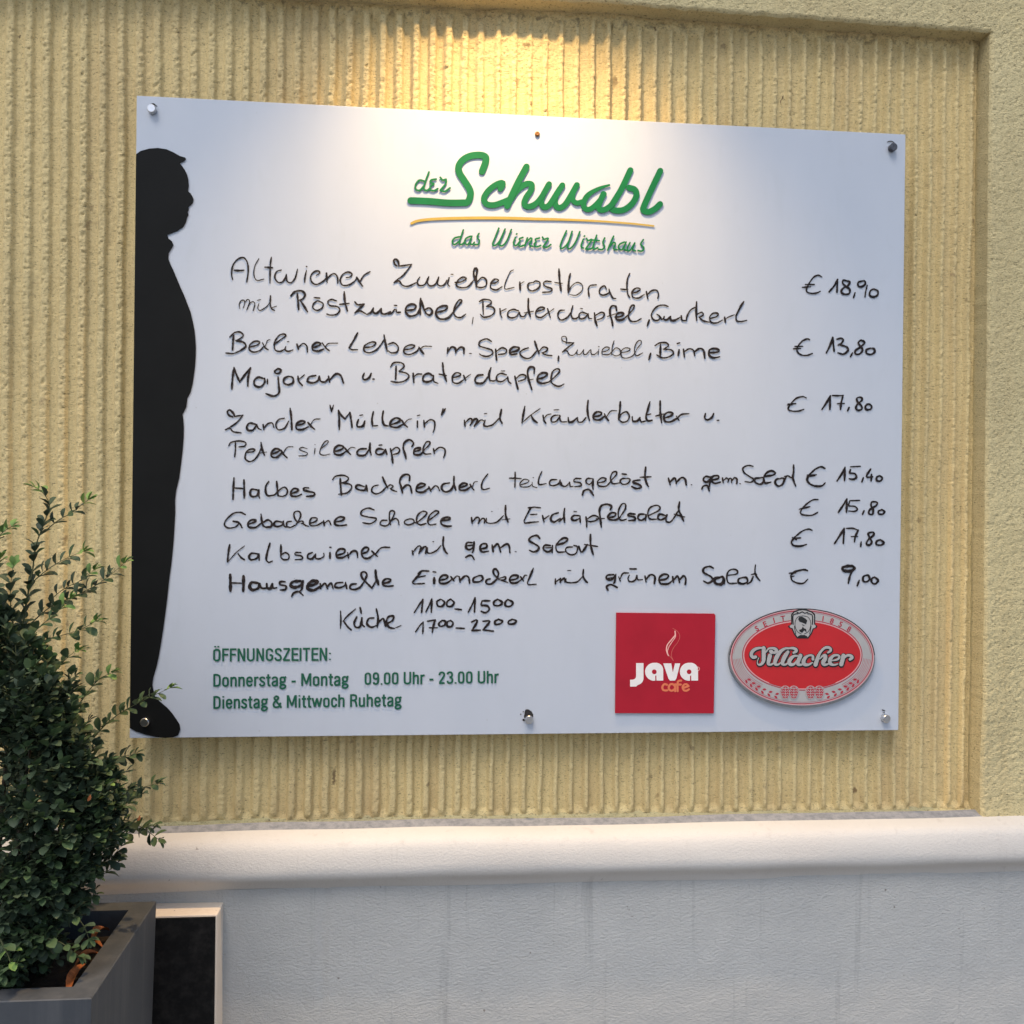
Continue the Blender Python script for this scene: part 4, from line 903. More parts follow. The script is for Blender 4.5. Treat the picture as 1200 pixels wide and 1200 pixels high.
# ------------------------------------------------------------------ oval sign
EC = (938.2, 769.6)
oval = empty('oval_sign', (on_plane(*EC)[0], -0.0005, on_plane(*EC)[1]), label='oval red and silver beer sign with raised script and a small crest', category='sign')
def ell(rx, ry, n=72, a0=0, a1=360, c=EC): return [(c[0] + rx * math.cos(math.radians(a0 + (a1 - a0) * k / n)), c[1] + ry * math.sin(math.radians(a0 + (a1 - a0) * k / n))) for k in range(n + (0 if a1 - a0 == 360 else 1))]
def ering(bm, rx, ry, wd, base, a0=0, a1=360, c=EC, th=0.0002):
    n = max(16, int(abs(a1 - a0) / 4)); p = [Vector((c[0] + rx * math.cos(math.radians(a0 + (a1 - a0) * k / n)), c[1] + ry * math.sin(math.radians(a0 + (a1 - a0) * k / n)))) for k in range(n + 1)]
    ribbon(bm, p, wd, base, th, 'flat')
bm = bmesh.new(); poly_plate(bm, ell(85.3, 57.6, c=(EC[0], EC[1] + 1.7)), -0.0001, 0.0058); finish('plate_edge', bm, M['edge_metal'], oval)
bm = bmesh.new(); poly_plate(bm, ell(84.2, 56.4), -0.0061, 0.0003); finish('silver_field', bm, M['silver'], oval)
F0 = -0.0064
IC = (938.4, 767.0)
bm = bmesh.new(); ering(bm, 82.0, 54.2, 1.0, F0); ering(bm, 69.8, 41.0, 0.9, F0, c=IC)
for k in range(6): ering(bm, 71.8 + 1.7 * k, 43.2 + 1.9 * k, 0.32, F0, 3, 50, c=(EC[0], EC[1] - 1.2 + 0.2 * k)); ering(bm, 71.8 + 1.7 * k, 43.2 + 1.9 * k, 0.32, F0, 130, 177, c=(EC[0], EC[1] - 1.2 + 0.2 * k))
ering(bm, 80.2, 52.6, 0.3, F0, 185, 355)
ering(bm, 80.2, 52.4, 0.3, F0, 50, 130)
finish('red_ring_lines', bm, M['line_red'], oval)
bm = bmesh.new(); poly_plate(bm, ell(68.6, 39.8, c=IC), F0, 0.0003); finish('red_field', bm, M['beer_red'], oval)
bm = bmesh.new(); ering(bm, 68.3, 39.5, 1.0, F0 - 0.0003, -235, 55, c=IC); ering(bm, 83.3, 55.5, 0.8, F0); ering(bm, 68.3, 39.5, 1.0, F0 - 0.0003, 84, 96, c=IC); finish('pink_ring_lines', bm, M['line_pink'], oval)
# ears of barley and hops
def drop(cx, cy, l, w_, ang):
    ca, sa = math.cos(ang), math.sin(ang)
    return [(cx + ca * a * l - sa * b * w_, cy + sa * a * l + ca * b * w_) for a, b in ((-1, 0), (-0.4, 0.8), (0.3, 0.9), (1, 0.1), (0.3, -0.9), (-0.4, -0.8))]
for s in (-1, 1):
    bm = bmesh.new()
    for k in range(6):
        a = math.radians(90 + s * (56 - 6.6 * k))
        for off in (-1, 1):
            rx, ry = 76.5 + off * 2.0, 48.4 + off * 2.0
            cx, cy = EC[0] + rx * math.cos(a), EC[1] + ry * math.sin(a)
            tang = math.atan2(ry * math.cos(a), -rx * math.sin(a))
            poly_plate(bm, drop(cx, cy, 2.5, 1.35, tang + s * off * 0.45 + (math.pi if s > 0 else 0)), F0, 0.0002)
    finish('barley_ear', bm, M['line_red'], oval, 'red barley ear along the lower rim')
    for hx in (19.8, 9.8):
        cx0, cy0 = EC[0] + s * hx, EC[1] + 41.4
        bm = bmesh.new(); blob = [(cx0 + 5.5 * math.cos(q) * (1 - 0.15 * math.sin(q)), cy0 + 7.6 * math.sin(q)) for q in [k * math.pi / 12 for k in range(24)]]
        poly_plate(bm, [(cx0 + (a_ - cx0) * 1.14, cy0 + (b_ - cy0) * 1.1) for a_, b_ in blob], F0 - 0.0003, 0.0002); finish('hop_outline', bm, M['silver'], oval)
        bm = bmesh.new(); poly_plate(bm, blob, F0 - 0.0005, 0.0002); finish('hop_cone', bm, M['line_red'], oval)
        bm = bmesh.new()
        for k in range(5):       # pale scale edges across the cone
            yy = -5.2 + 3.0 * k; hw = 5.3 * math.sqrt(max(0.05, 1 - (yy / 8.2) ** 2))
            p_ = []
            for q in range(4):
                x0_ = -hw + 2 * hw * q / 4 + (0.0 if k % 2 else 0.0); x1_ = -hw + 2 * hw * (q + 1) / 4
                strokes(bm, 0, 0, 1, '%.2f,%.2f %.2f,%.2f %.2f,%.2f' % (cx0 + x0_, cy0 + yy - 0.9, cx0 + (x0_ + x1_) / 2, cy0 + yy + 0.7, cx0 + x1_, cy0 + yy - 0.9), F0 - 0.0007, 0.0001, None, 'flat', 0.55, False, 0.8)
        for q in (-0.5, 0.0, 0.5): strokes(bm, 0, 0, 1, '%.2f,%.2f %.2f,%.2f %.2f,%.2f' % (cx0 + q * 6, cy0 - 6.5, cx0 + q * 10, cy0, cx0 + q * 5, cy0 + 6.8), F0 - 0.00085, 0.0001, None, 'flat', 0.5, False, 0.8)
        finish('hop_scales', bm, M['silver'], oval)
bm = bmesh.new(); ering(bm, 84.5, 56.7, 1.0, F0 - 0.0002, 183, 357); finish('top_edge_shadow', bm, M['black_enamel'], oval)  # plate's dark upper edge, its shadow drawn as a black arc
# words on the rim
def tiny(text, cx, cy, h_, ang, mat):
    cu = bpy.data.curves.new('t', 'FONT'); cu.body = text; cu.size = 1; cu.align_x = 'CENTER'; cu.resolution_u = 3; cu.offset = 0.022
    to = bpy.data.objects.new('t', cu); COL.objects.link(to); bpy.context.view_layer.update()
    me = bpy.data.meshes.new_from_object(to.evaluated_get(bpy.context.evaluated_depsgraph_get())); bpy.data.objects.remove(to)
    ca, sa = math.cos(ang), math.sin(ang)
    for v_ in me.vertices:
        a, b = v_.co.x * h_ / 0.728, -(v_.co.y / 0.728 - 0.5) * h_
        v_.co = (lambda q: (q[0], F0 - 0.0002, q[1]))(on_plane(cx + a * ca - b * sa, cy + a * sa + b * ca))
    me.name = 'rim_letter'; link('rim_letter', me, M['line_red'], oval)
for ch, cx, cy, ang in (('S', 885.2, 735.8, -0.5), ('E', 894.6, 730.6, -0.4), ('I', 905.3, 726.2, -0.25), ('T', 915.8, 724.0, -0.13),
                        ('1', 962.6, 724.2, 0.13), ('8', 973.0, 727.0, 0.25), ('5', 983.2, 730.8, 0.40), ('8', 993.2, 736.4, 0.5)):
    tiny(ch, cx, cy, 6.4, ang, None)
# raised script: silver with a black outline
SCR = [ # (tile points at zoom 17.143 from 870,750), width list
 ('235,325 190,335 150,300 155,240 210,180 300,148 400,150', (62, 70, 70, 66, 56, 40, 30)),
 ('395,150 395,250 395,340 385,420 340,475 285,480 268,420 295,345', (82, 84, 84, 80, 60, 34, 14, 12)),
 ('440,230 490,165 560,150 630,170 650,215 600,245', (24, 34, 40, 60, 72, 50)),
 ('540,215 555,232', (80, 80)),
 ('520,300 490,430 490,470 545,480 600,440', (84, 82, 70, 40, 22)),
 ('905,150 820,160 720,230 650,340 620,430 625,470 680,480 740,440', (30, 44, 66, 84, 86, 76, 44, 22)),
 ('880,225 810,330 770,430 775,470 830,480 885,440', (60, 84, 86, 76, 44, 22)),
 ('860,165 960,150 1030,170 1045,210 990,245', (20, 40, 60, 66, 40)),
 ('1070,305 1000,310 930,370 905,430 930,475 1000,470 1060,400', (34, 52, 76, 82, 70, 40, 22)),
 ('1130,300 1080,430 1085,475 1150,480 1215,440', (84, 84, 72, 42, 24)),
 ('1380,370 1375,305 1310,295 1230,340 1190,420 1215,475 1290,480 1370,440', (62, 44, 40, 68, 82, 74, 42, 22)),
 ('1680,240 1730,205 1730,160 1680,135 1610,150 1530,230 1480,330 1430,480', (34, 54, 56, 42, 46, 66, 80, 86)),
 ('1510,370 1580,305 1630,300 1620,370 1580,440 1605,480 1680,470 1720,440', (20, 36, 62, 84, 84, 66, 34, 22)),
 ('1760,400 1860,380 1910,330 1870,290 1780,310 1720,390 1730,460 1800,485 1880,465', (22, 34, 50, 44, 56, 80, 74, 40, 20)),
 ('1990,300 1970,390 1945,475', (84, 84, 84)),
 ('1990,370 2060,300 2130,300 2160,340 2120,375', (20, 36, 54, 70, 54)),
]
def script(mat, grow, dx, dy, base, name, th):
    bm_ = bmesh.new()
    for i, (s_, ws) in enumerate(SCR):
        raw = [tuple(float(v_) for v_ in q.split(',')) for q in s_.split()]
        pth = smooth_path([(870 + a / 17.143 + dx, 750 + b / 17.143 + dy) for a, b in raw], 0.7)
        wl = []
        for k in range(len(pth)):
            t = k / (len(pth) - 1) * (len(ws) - 1); j = min(int(t), len(ws) - 2); wl.append((ws[j] + (ws[j + 1] - ws[j]) * (t - j)) / 17.143 * 0.93 + grow)
        ribbon(bm_, pth, wl, base - 0.00004 * (i % 4), th, 'flat')
    finish(name, bm_, mat, oval)
script(M['black_enamel'], 2.5, 0.45, 0.6, F0 - 0.0003, 'script_outline', 0.0003)
script(M['silver'], 0.0, 0, 0, F0 - 0.0007, 'script_name', 0.0009)
# small crest with a capped head in profile
bm = bmesh.new()
def C(a, b): return (910 + a / 20, 705 + b / 20)
def CP(pts, b, t=0.0003): poly_plate(bm, [C(*p) for p in pts], b, t)
CR0 = F0 - 0.0003
shield = [(320, 300), (370, 235), (480, 190), (570, 175), (670, 190), (790, 235), (850, 300), (850, 520), (900, 560), (880, 600), (820, 620), (770, 740), (700, 835), (450, 835), (380, 740), (330, 620), (270, 600), (250, 560), (320, 520)]
CP([(570 + (a - 570) * 1.06, 510 + (b - 510) * 1.05) for a, b in shield], CR0); finish('crest_outline', bm, M['black_enamel'], oval)
bm = bmesh.new(); CP([(570 + (a - 570) * 0.95, 510 + (b - 510) * 0.95) for a, b in shield], CR0 - 0.0003); finish('crest_shield', bm, M['silver'], oval)
bm = bmesh.new(); cb = CR0 - 0.0006
CP([(465, 400), (490, 350), (560, 340), (640, 390), (680, 430), (650, 520), (590, 490), (500, 460)], cb, 0.0002)
CP([(545, 515), (600, 535), (620, 560), (570, 545)], cb, 0.0002)
CP([(575, 570), (600, 610), (650, 630), (665, 710), (680, 730), (610, 660), (575, 700), (560, 720), (500, 690), (490, 650), (550, 630)], cb, 0.0002)
CP([(460, 800), (520, 770), (620, 770), (680, 800), (680, 825), (460, 825)], cb, 0.0002)
def sc_(t, wd): strokes(bm, 910, 705, 20, t, cb, 0.0002, None, 'flat', wd, False, 0.6)
sc_('570,320 460,350 400,450 400,580 450,690 540,745;570,320 690,350 755,450 755,580 700,690 610,745', 0.7)
sc_('350,520 345,330 400,280 460,275;800,520 800,330 750,280 690,275;440,240 500,260 560,230 620,260 690,240', 1.3)
sc_('380,560 390,650 410,740;770,560 755,650 735,740', 0.9)
finish('crest_emblem', bm, M['black_enamel'], oval, 'dark head in a cap inside the crest')

# ------------------------------------------------------------------ wall lamp over the board (just above the picture)
LX, LZ, LY = 0.575, ZT + 0.31, -0.262
lamp = empty('wall_lamp', (LX, 0.0, LZ), label='small metal downlight on the wall above the middle of the board', category='lamp')
bm = bmesh.new(); disc_stack(bm, LX, LZ + 0.05, [(0.0, 0.04), (-0.010, 0.04), (-0.014, 0.034)], 24); finish('mounting_plate', bm, M['lamp_metal'], lamp)
bm = bmesh.new(); box_bm(bm, LX - 0.009, LX + 0.009, LY, -0.012, LZ + 0.045, LZ + 0.06); finish('arm', bm, M['lamp_metal'], lamp)
bm = bmesh.new(); prev = None
for (zz, r) in ((0.075, 0.010), (0.07, 0.022), (0.03, 0.032), (0.0, 0.036), (0.0, 0.033), (0.03, 0.028), (0.06, 0.012)):
    ring = [bm.verts.new((LX + r * math.cos(2 * math.pi * k / 24), LY + r * math.sin(2 * math.pi * k / 24), LZ + zz)) for k in range(24)]
    if prev:
        for k in range(24): bm.faces.new((prev[k], prev[(k + 1) % 24], ring[(k + 1) % 24], ring[k]))
    prev = ring
finish('lamp_shade', bm, M['lamp_metal'], lamp, smooth=True)
ld = bpy.data.lights.new('lamp_bulb', 'SPOT'); ld.energy = 72.0; ld.color = (1.0, 0.68, 0.34); ld.shadow_soft_size = 0.024
ld.spot_size = math.radians(88); ld.spot_blend = 1.0
lo = bpy.data.objects.new('lamp_bulb', ld); COL.objects.link(lo); lo.location = (LX, LY, LZ + 0.012); lo.rotation_euler = (math.radians(5), 0, 0)

# ------------------------------------------------------------------ planter
RZ = 1.601 - 449 / 1150 * 1.45
PYB, PYF = 1.45 - 1.576, 1.168 - 1.576
PXR = on_plane(183, 1066, PYB)[0]; PXL = PXR - 0.72; RIM = 0.030
planter = empty('planter', ((PXR + PXL) / 2, (PYB + PYF) / 2, 0), label='tall anthracite plant trough with a flat rim beside the wall', category='planter')
bm = bmesh.new()
def ring4(x0, x1, y0, y1, z): return [bm.verts.new(p) for p in ((x0, y0, z), (x1, y0, z), (x1, y1, z), (x0, y1, z))]
tp = 0.02
r = [ring4(PXL + tp, PXR - tp, PYF + tp, PYB - tp, 0.0), ring4(PXL, PXR, PYF, PYB, RZ - 0.001), ring4(PXL + 0.0015, PXR - 0.0015, PYF + 0.0015, PYB - 0.0015, RZ),
     ring4(PXL + RIM, PXR - RIM, PYF + RIM, PYB - RIM, RZ), ring4(PXL + RIM, PXR - RIM, PYF + RIM, PYB - RIM, RZ - 0.09)]
for a, b in zip(r[:-1], r[1:]):
    for k in range(4): bm.faces.new((a[k], a[(k + 1) % 4], b[(k + 1) % 4], b[k]))
finish('trough', bm, M['anthracite'], planter)
nx, ny = 90, 34
gx = np.linspace(PXL + RIM, PXR - RIM, nx); gy = np.linspace(PYF + RIM, PYB - RIM, ny); X, Yg = np.meshgrid(gx, gy)
grid_mesh('soil', np.stack([X, Yg, RZ - 0.038 + 0.008 * fbm(X * 18, Yg * 18, 4)], -1), M['soil'], planter)

# ------------------------------------------------------------------ shrub in the planter
CX, CY = on_plane(5, 1000, -0.26)[0], -0.26
shrub = empty('evergreen_shrub', (CX, CY, RZ - 0.05), label='bushy small-leaved evergreen shrub with fresh green shoots reaching over the board', category='shrub')

# leaf shapes: obovate, folded along the midrib, a little cupped; unit length along +x, normal +z
def leaf_shape(wd, fold, cup):
    xs_ = (0.0, 0.10, 0.38, 0.68, 0.90, 1.0); ws = (0.03, 0.16, 0.42, 0.50, 0.30, 0.02)
    V = []; F = []
    for x, w_ in zip(xs_, ws):
        zc = -cup * (x - 0.4) ** 2
        for s in (-1, 0, 1): V.append((x, s * w_ * wd, zc + (abs(s) * w_ * wd * fold)))
    for i in range(len(xs_) - 1):
        a = i * 3
        F += [(a, a + 3, a + 4, a + 1), (a + 1, a + 4, a + 5, a + 2)]
    return np.array(V), np.array(F)
SHAPES = [leaf_shape(0.58, 0.35, 0.25), leaf_shape(0.66, 0.25, 0.45), leaf_shape(0.50, 0.5, 0.1)]

leaves = []                                  # (matrix 3x4, shape, kind, weight)
stems = []                                   # (list of points, radii, kind)
def add_leaf(p, d, nrm, L, kind, weight):
    d = d.normalized(); n_ = (nrm - d * nrm.dot(d))
    if n_.length < 1e-4: n_ = d.orthogonal()
    n_.normalize(); s = n_.cross(d)
    leaves.append((np.array([[d.x * L, s.x * L, n_.x * L, p.x], [d.y * L, s.y * L, n_.y * L, p.y], [d.z * L, s.z * L, n_.z * L, p.z]]), random.randrange(3), kind, weight))

def shoot(pts, r0, spacing, Lf, kind='leaf', tipkind='leaf_new', start=0.12, weight=1.0, tipn=2, curl=0.5):
    """a twig through points with opposite leaf pairs, each pair turned against the last"""
    P = [Vector(p) for p in pts]
    path = []
    E_ = [2 * P[0] - P[1]] + P + [2 * P[-1] - P[-2]]
    for i in range(1, len(E_) - 2):
        p0, p1, p2, p3 = E_[i - 1:i + 3]; n = max(2, int((p2 - p1).length / 0.006))
        for k in range(n):
            t = k / n; path.append(0.5 * ((2 * p1) + (p2 - p0) * t + (2 * p0 - 5 * p1 + 4 * p2 - p3) * t * t + (3 * p1 - p0 - 3 * p2 + p3) * t ** 3))
    path.append(P[-1])
    stems.append((path, [r0 * (1 - 0.7 * i / len(path)) for i in range(len(path))]))
    L = [0]
    for a, b in zip(path[:-1], path[1:]): L.append(L[-1] + (b - a).length)
    tot = L[-1]; s = tot * start; ang = random.random() * 3; pairs = []
    while s < tot: pairs.append(s); s += spacing * random.uniform(0.8, 1.25)
    for j, s in enumerate(pairs):
        i = next(k for k in range(len(L)) if L[k] >= s or k == len(L) - 1); i = max(1, i)
        p = path[i]; d = (path[i] - path[i - 1]).normalized()
        side = d.cross(Vector((0, 0, 1)))
        if side.length < 0.2: side = d.cross(Vector((0, 1, 0)))
        side.normalize(); up = side.cross(d)
        ang += random.uniform(0.9, 1.9)
        last = j >= len(pairs) - tipn
        for q in (0, math.pi):
            if random.random() < 0.06 and not last: continue
            a = ang + q + random.uniform(-0.3, 0.3)
            out = side * math.cos(a) + up * math.sin(a)
            dd = d * random.uniform(0.35, 0.9) + out * 1.0 + Vector((0, 0, 0.25))
            nn = d * -0.6 + Vector((0, -0.25, 1.0)) + out * -0.3
            add_leaf(p, dd, nn, Lf * random.uniform(0.75, 1.15) * (0.85 if last else 1), tipkind if last else (kind if random.random() < 0.85 else 'leaf_mid'), weight)
    for q in range(3):
        a = ang + q * 2.1; out = side * math.cos(a) + up * math.sin(a)
        add_leaf(path[-1], d * 1.0 + out * 0.45, up - d * 0.2, Lf * random.uniform(0.6, 0.9), tipkind, weight)

def px(a, b, y): x, z = on_plane(a, b, y); return Vector((x, y, z))
# long shoots that stand out against the wall and the board
SH = [
 ([(22, 760), (32, 700), (38, 670), (42, 640), (52, 612), (58, 592), (50, 577), (41, 571)], -0.24, 'leaf', 0.0016, 0.10),
 ([(50, 625), (68, 610), (85, 600), (103, 586)], -0.24, 'leaf', 0.0010, 0.25),
 ([(36, 684), (55, 668), (76, 655), (98, 646)], -0.25, 'leaf', 0.0010, 0.15),
 ([(28, 738), (58, 712), (84, 700), (112, 686), (134, 670), (145, 660)], -0.22, 'leaf', 0.0012, 0.15),
 ([(58, 704), (75, 690), (95, 680), (110, 668)], -0.20, 'leaf', 0.0009, 0.15),
 ([(26, 776), (50, 752), (74, 744), (94, 738), (112, 728)], -0.25, 'leaf_mid', 0.0010, 0.15),
 ([(18, 790), (40, 742), (62, 722), (82, 702)], -0.28, 'leaf_mid', 0.0010, 0.1),
 ([(16, 740), (12, 700), (14, 672), (16, 662)], -0.30, 'leaf', 0.0010, 0.1),
 ([(-30, 660), (-10, 640), (3, 624), (14, 617)], -0.26, 'leaf_new', 0.0010, 0.2),
 ([(-12, 700), (-4, 668), (0, 655)], -0.28, 'leaf', 0.0010, 0.2),
 ([(70, 872), (82, 842), (100, 815), (116, 796), (132, 788)], -0.20, 'leaf_mid', 0.0013, 0.1),
 ([(84, 900), (112, 862), (132, 842), (154, 828), (180, 815), (200, 806)], -0.14, 'leaf_mid', 0.0013, 0.1),
 ([(60, 830), (66, 800), (60, 775), (52, 765)], -0.24, 'leaf_mid', 0.0011, 0.1),
 ([(40, 850), (62, 792), (82, 768), (92, 762)], -0.18, 'leaf_mid', 0.0011, 0.2),
 ([(100, 905), (128, 890), (146, 886), (158, 884)], -0.16, 'leaf', 0.0011, 0.1),
 ([(120, 940), (150, 928), (170, 922), (184, 918)], -0.18, 'leaf_mid', 0.0011, 0.1),
 ([(120, 960), (150, 962), (170, 972), (186, 984)], -0.22, 'leaf', 0.0011, 0.1),
 ([(110, 985), (140, 980), (160, 972), (178, 968)], -0.20, 'leaf_mid', 0.0011, 0.1),
 ([(100, 1030), (118, 1026), (130, 1018), (138, 1010)], -0.20, 'leaf_mid', 0.0011, 0.1),
 ([(60, 1060), (84, 1070), (98, 1085), (104, 1100)], -0.34, 'leaf', 0.0011, 0.1),
 ([(20, 1080), (40, 1095), (70, 1104), (92, 1120)], -0.36, 'leaf_mid', 0.0011, 0.1),
 ([(0, 1100), (10, 1120), (14, 1132), (20, 1128)], -0.40, 'leaf_new', 0.0011, 0.1),
 ([(-20, 1110), (-12, 1140), (-2, 1155), (2, 1165)], -0.38, 'leaf_mid', 0.0011, 0.1),
]
for pl, y, kd, r_, st in SH:
    n = len(pl); dy = random.uniform(-0.02, 0.02)
    tipk = 'leaf_new' if (random.random() < 0.8 and pl[-1][1] < 850) else 'leaf_mid'
    shoot([px(a, b, y + dy * i / n) for i, (a, b) in enumerate(pl)], r_, 0.0080, 0.0178, kd, tipk, st, 3.0)

# dense body: many short twigs grown outwards from the middle of the plant, kept inside the plant's outline
EDGE = [(700, 6), (740, 48), (780, 84), (820, 100), (850, 108), (880, 122), (900, 146), (930, 166), (955, 160), (985, 158), (1000, 138), (1020, 124), (1040, 120), (1060, 106), (1085, 92), (1110, 84), (1130, 66), (1150, 34), (1170, 4)]
def right_edge(z_px): return float(np.interp(z_px, [e[0] for e in EDGE], [e[1] for e in EDGE]))
core = Vector((CX, CY, on_plane(0, 960, CY)[1]))
made = 0
while made < 820:
    b = random.uniform(690, 1165)
    if b < 800 and random.random() < 0.45: continue
    b = b; R = right_edge(b)
    a = R - abs(random.gauss(0, 1)) * 62 - random.uniform(0, 30) if random.random() < 0.75 else random.uniform(-150, R)
    if a < -190: continue
    fr = (a + 20) / max(20.0, R + 20)
    half = 0.165 * math.sqrt(max(0.02, 1 - min(1, fr) ** 2)) * (0.55 if b < 780 else 1.0)
    y = CY + 0.02 + random.uniform(-half, half) * (0.95 if b < 1060 else 0.85)
    if random.random() < 0.45: y = CY + 0.02 - half * random.uniform(0.75, 1.0)
    tip = px(a, b, y); tip.x = on_plane(a, b, y)[0]
    d = (tip - core); d.z *= 0.55; d = d.normalized() + Vector((random.uniform(-.5, .5), random.uniform(-.45, .25), random.uniform(0.0, 0.8))); d.normalize()
    if d.y < 0 and b > 1050: d.z = -abs(d.z) * 0.3
    ln = random.uniform(0.035, 0.065); base_ = tip - d * ln; mid = base_.lerp(tip, 0.5) + Vector((0, 0, -0.004))
    outer = random.random() < 0.04
    shoot([base_, mid, tip], 0.0008, 0.0088, random.uniform(0.0150, 0.0200), 'leaf', 'leaf_mid' if random.random() < 0.5 else ('leaf_new' if outer else 'leaf'), 0.1, 1.6 if y < CY - 0.06 else 1.0, 1)
    made += 1

# main limbs
for a, b, y in ((22, 760, -0.24), (70, 872, -0.2), (90, 900, -0.14), (110, 960, -0.2), (100, 1030, -0.2), (-60, 820, -0.28), (-120, 930, -0.25), (40, 850, -0.3), (0, 800, -0.24), (60, 1060, -0.34), (-40, 1060, -0.3)):
    t = px(a, b, y); f0 = Vector((CX + random.uniform(-.02, .02), CY + random.uniform(-.02, .02), RZ - 0.06)); m1 = f0.lerp(t, 0.5) + Vector((random.uniform(-.02, .02), 0, 0.03))
    path = [f0 * (1 - k / 12) ** 2 + m1 * 2 * (k / 12) * (1 - k / 12) + t * (k / 12) ** 2 for k in range(13)]
    stems.append((path, [0.0052 * (1 - 0.75 * k / 12) for k in range(13)]))

def tube_mesh(paths, name, mat, sides=5):
    bm = bmesh.new()
    for path, rad in paths:
        prev = None
        for i, p in enumerate(path):
            d = (path[min(i + 1, len(path) - 1)] - path[max(0, i - 1)]).normalized()
            u_ = d.orthogonal().normalized() if prev is None else (pu - d * pu.dot(d)).normalized(); pu = u_; v_ = d.cross(u_)
            ring = [bm.verts.new(p + (u_ * math.cos(2 * math.pi * k / sides) + v_ * math.sin(2 * math.pi * k / sides)) * rad[i]) for k in range(sides)]
            if prev:
                for k in range(sides): bm.faces.new((prev[k], prev[(k + 1) % sides], ring[(k + 1) % sides], ring[k]))
            prev = ring
        bm.faces.new(prev)
    return from_bm(name, bm, mat, shrub, True)
thick_ = [s for s in stems if s[1][0] > 0.003]; thin_ = [s for s in stems if s[1][0] <= 0.003]
tube_mesh(thick_, 'limb', M['bark'], 7)
tube_mesh(thin_, 'twig', M['green_stem'], 4)

# the 280 leaves that show largest are parts of their own, the rest one mass
shape_me = {}
def leaf_me(k, kind):
    if (k, kind) not in shape_me:
        V, F = SHAPES[k]; me = bpy.data.meshes.new('leaf'); me.from_pydata(V.tolist(), [], F.tolist()); me.materials.append(M[kind])
        me.polygons.foreach_set('use_smooth', [True] * len(me.polygons)); shape_me[(k, kind)] = me
    return shape_me[(k, kind)]
def score(l):
    mtx, k, kind, wt = l
    c = Vector(mtx[:, 3]); n_ = Vector(mtx[:, 2]).normalized(); vdir = (CAM - c).normalized()
    pc = c - CAM; dist = pc.dot(FWD); ux = pc.dot(RIGHT) / dist * 1150 + 600; uy = 600 - pc.dot(UP) / dist * 1150
    if not (0 < ux < 1200 and 0 < uy < 1190): return 0
    front = 1.0 if wt >= 3 else max(0.05, (CY + 0.05 - c.y) * 6)
    return abs(n_.dot(vdir)) * Vector(mtx[:, 0]).length / dist * wt * front
order = sorted(range(len(leaves)), key=lambda i: -score(leaves[i]))
single = set(order[:280])
for i in single:
    mtx, k, kind, wt = leaves[i]
    o = bpy.data.objects.new('leaf', leaf_me(k, kind)); COL.objects.link(o); o.parent = shrub
    o.matrix_parent_inverse = Matrix.Translation(-Vector(shrub.location))
    o.matrix_basis = Matrix([list(map(float, mtx[0])), list(map(float, mtx[1])), list(map(float, mtx[2])), [0, 0, 0, 1]])
VV, FF, MI = [], [], []; off = 0; kinds = ['leaf', 'leaf_mid', 'leaf_new']
for i, (mtx, k, kind, wt) in enumerate(leaves):
    if i in single: continue
    V, F = SHAPES[k]
    VV.append(V @ mtx[:, :3].T + mtx[:, 3]); FF.append(F + off); off += len(V); MI += [kinds.index(kind)] * len(F)
VV = np.concatenate(VV); FF = np.concatenate(FF)
me = bpy.data.meshes.new('foliage'); me.vertices.add(len(VV)); me.vertices.foreach_set('co', VV.reshape(-1))
me.loops.add(FF.size); me.loops.foreach_set('vertex_index', FF.reshape(-1)); me.polygons.add(len(FF)); me.polygons.foreach_set('loop_start', np.arange(len(FF)) * 4)
for k in kinds: me.materials.append(M[k])
me.polygons.foreach_set('material_index', MI); me.update(); me.polygons.foreach_set('use_smooth', [True] * len(FF))
fo = bpy.data.objects.new('foliage', me); COL.objects.link(fo); fo.parent = shrub; fo.matrix_parent_inverse = Matrix.Translation(-Vector(shrub.location)); fo['kind'] = 'stuff'

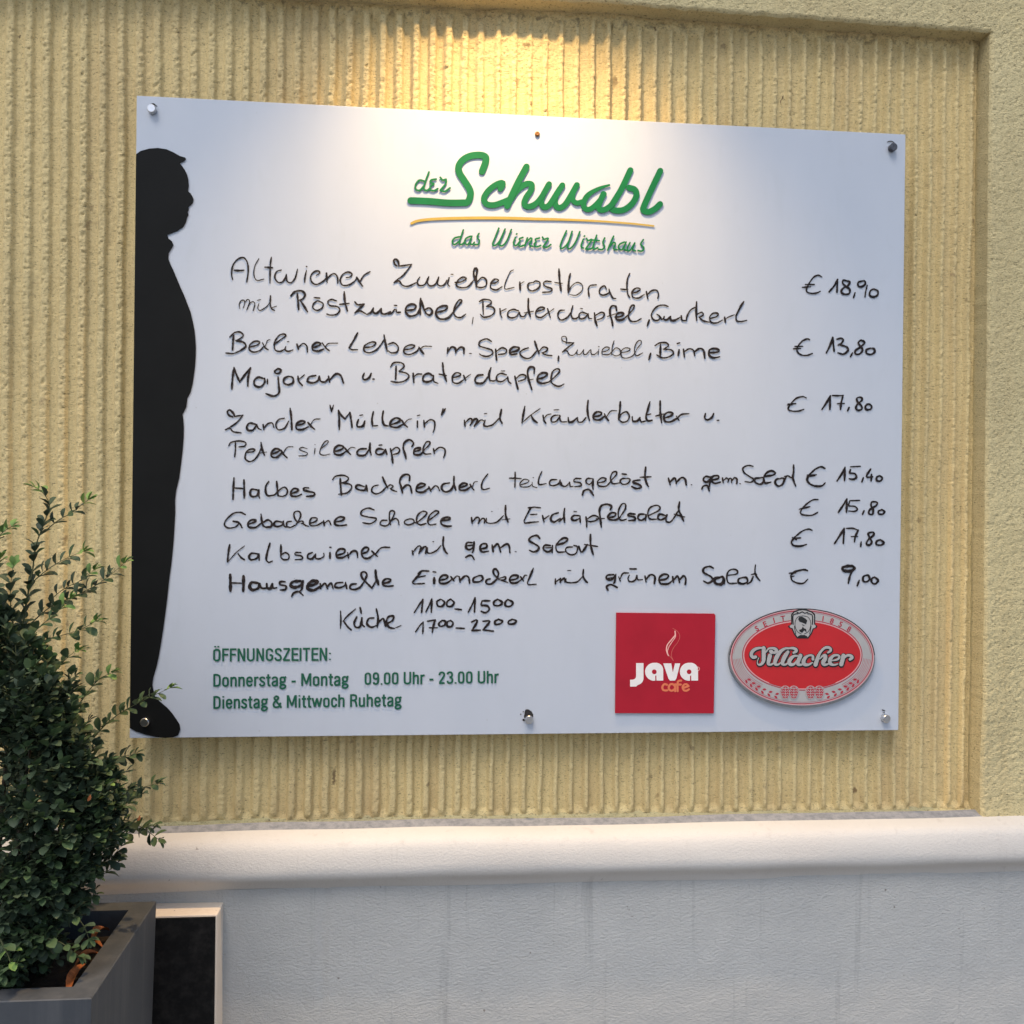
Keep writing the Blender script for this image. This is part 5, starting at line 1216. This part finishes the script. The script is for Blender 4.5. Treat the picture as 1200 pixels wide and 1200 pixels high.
# dry leaves lying on the soil
def soil_pt(a, b):
    d = FWD + RIGHT * ((a - 600) / 1150) - UP * ((b - 600) / 1150); t = (RZ - 0.031 - CAM.z) / d.z; return CAM + d * t
DRY = [((108, 1107), (126, 1098), 0.012, 'orange dry leaf leaning in the back corner of the trough soil'),
       ((88, 1136), (118, 1127), 0.011, 'broad orange dry leaf lying in the middle of the trough soil'),
       ((80, 1170), (98, 1138), 0.010, 'long curled brown leaf lying nearest the front rim of the trough'),
       ((102, 1118), (122, 1118), 0.008, 'narrow dark reddish dry leaf just above the broad orange leaf')]
for (a, b, wd, lab) in DRY:
    p0, p1 = soil_pt(*a), soil_pt(*b); d = p1 - p0; L = d.length; d.normalize(); side = Vector((0, 0, 1)).cross(d).normalized()
    bm = bmesh.new(); rows = []
    for i in range(9):
        t = i / 8; w_ = wd * math.sin(math.pi * min(1, t * 0.94 + 0.04)) ** 0.8 * 0.6; c = p0 + d * (L * t) + Vector((0, 0, 0.004 + 0.010 * math.sin(t * 2.6))) + side * 0.003 * math.sin(5 * t)
        rows.append([bm.verts.new(c + side * w_ * s + Vector((0, 0, abs(s) * w_ * 0.7))) for s in (-1, -0.5, 0, 0.5, 1)])
    for r1, r2 in zip(rows[:-1], rows[1:]):
        for k in range(4): bm.faces.new((r1[k], r2[k], r2[k + 1], r1[k + 1]))
    o = from_bm('dry_leaf', bm, M['dry_leaf'], None, True)
    c0 = p0.copy(); o.data.transform(Matrix.Translation(-c0)); o.location = c0
    tag(o, lab, 'dry leaf', 'dry leaves on the trough soil')
# two small reddish leaves caught in the shrub
for (a, b, y, lab) in ((106, 931, -0.405, 'tiny orange-pink leaf caught in the left middle of the shrub'), (164, 955, -0.30, 'tiny reddish leaf at the shrub\'s right-hand edge')):
    V, F = SHAPES[0]; me = bpy.data.meshes.new('dry_leaf'); me.from_pydata((V * 0.008).tolist(), [], F.tolist()); me.materials.append(M['dry_leaf'])
    o = bpy.data.objects.new('dry_leaf', me); COL.objects.link(o); o.location = px(a, b, y); o.rotation_euler = (1.2, 1.9, 0.5)
    tag(o, lab, 'dry leaf')
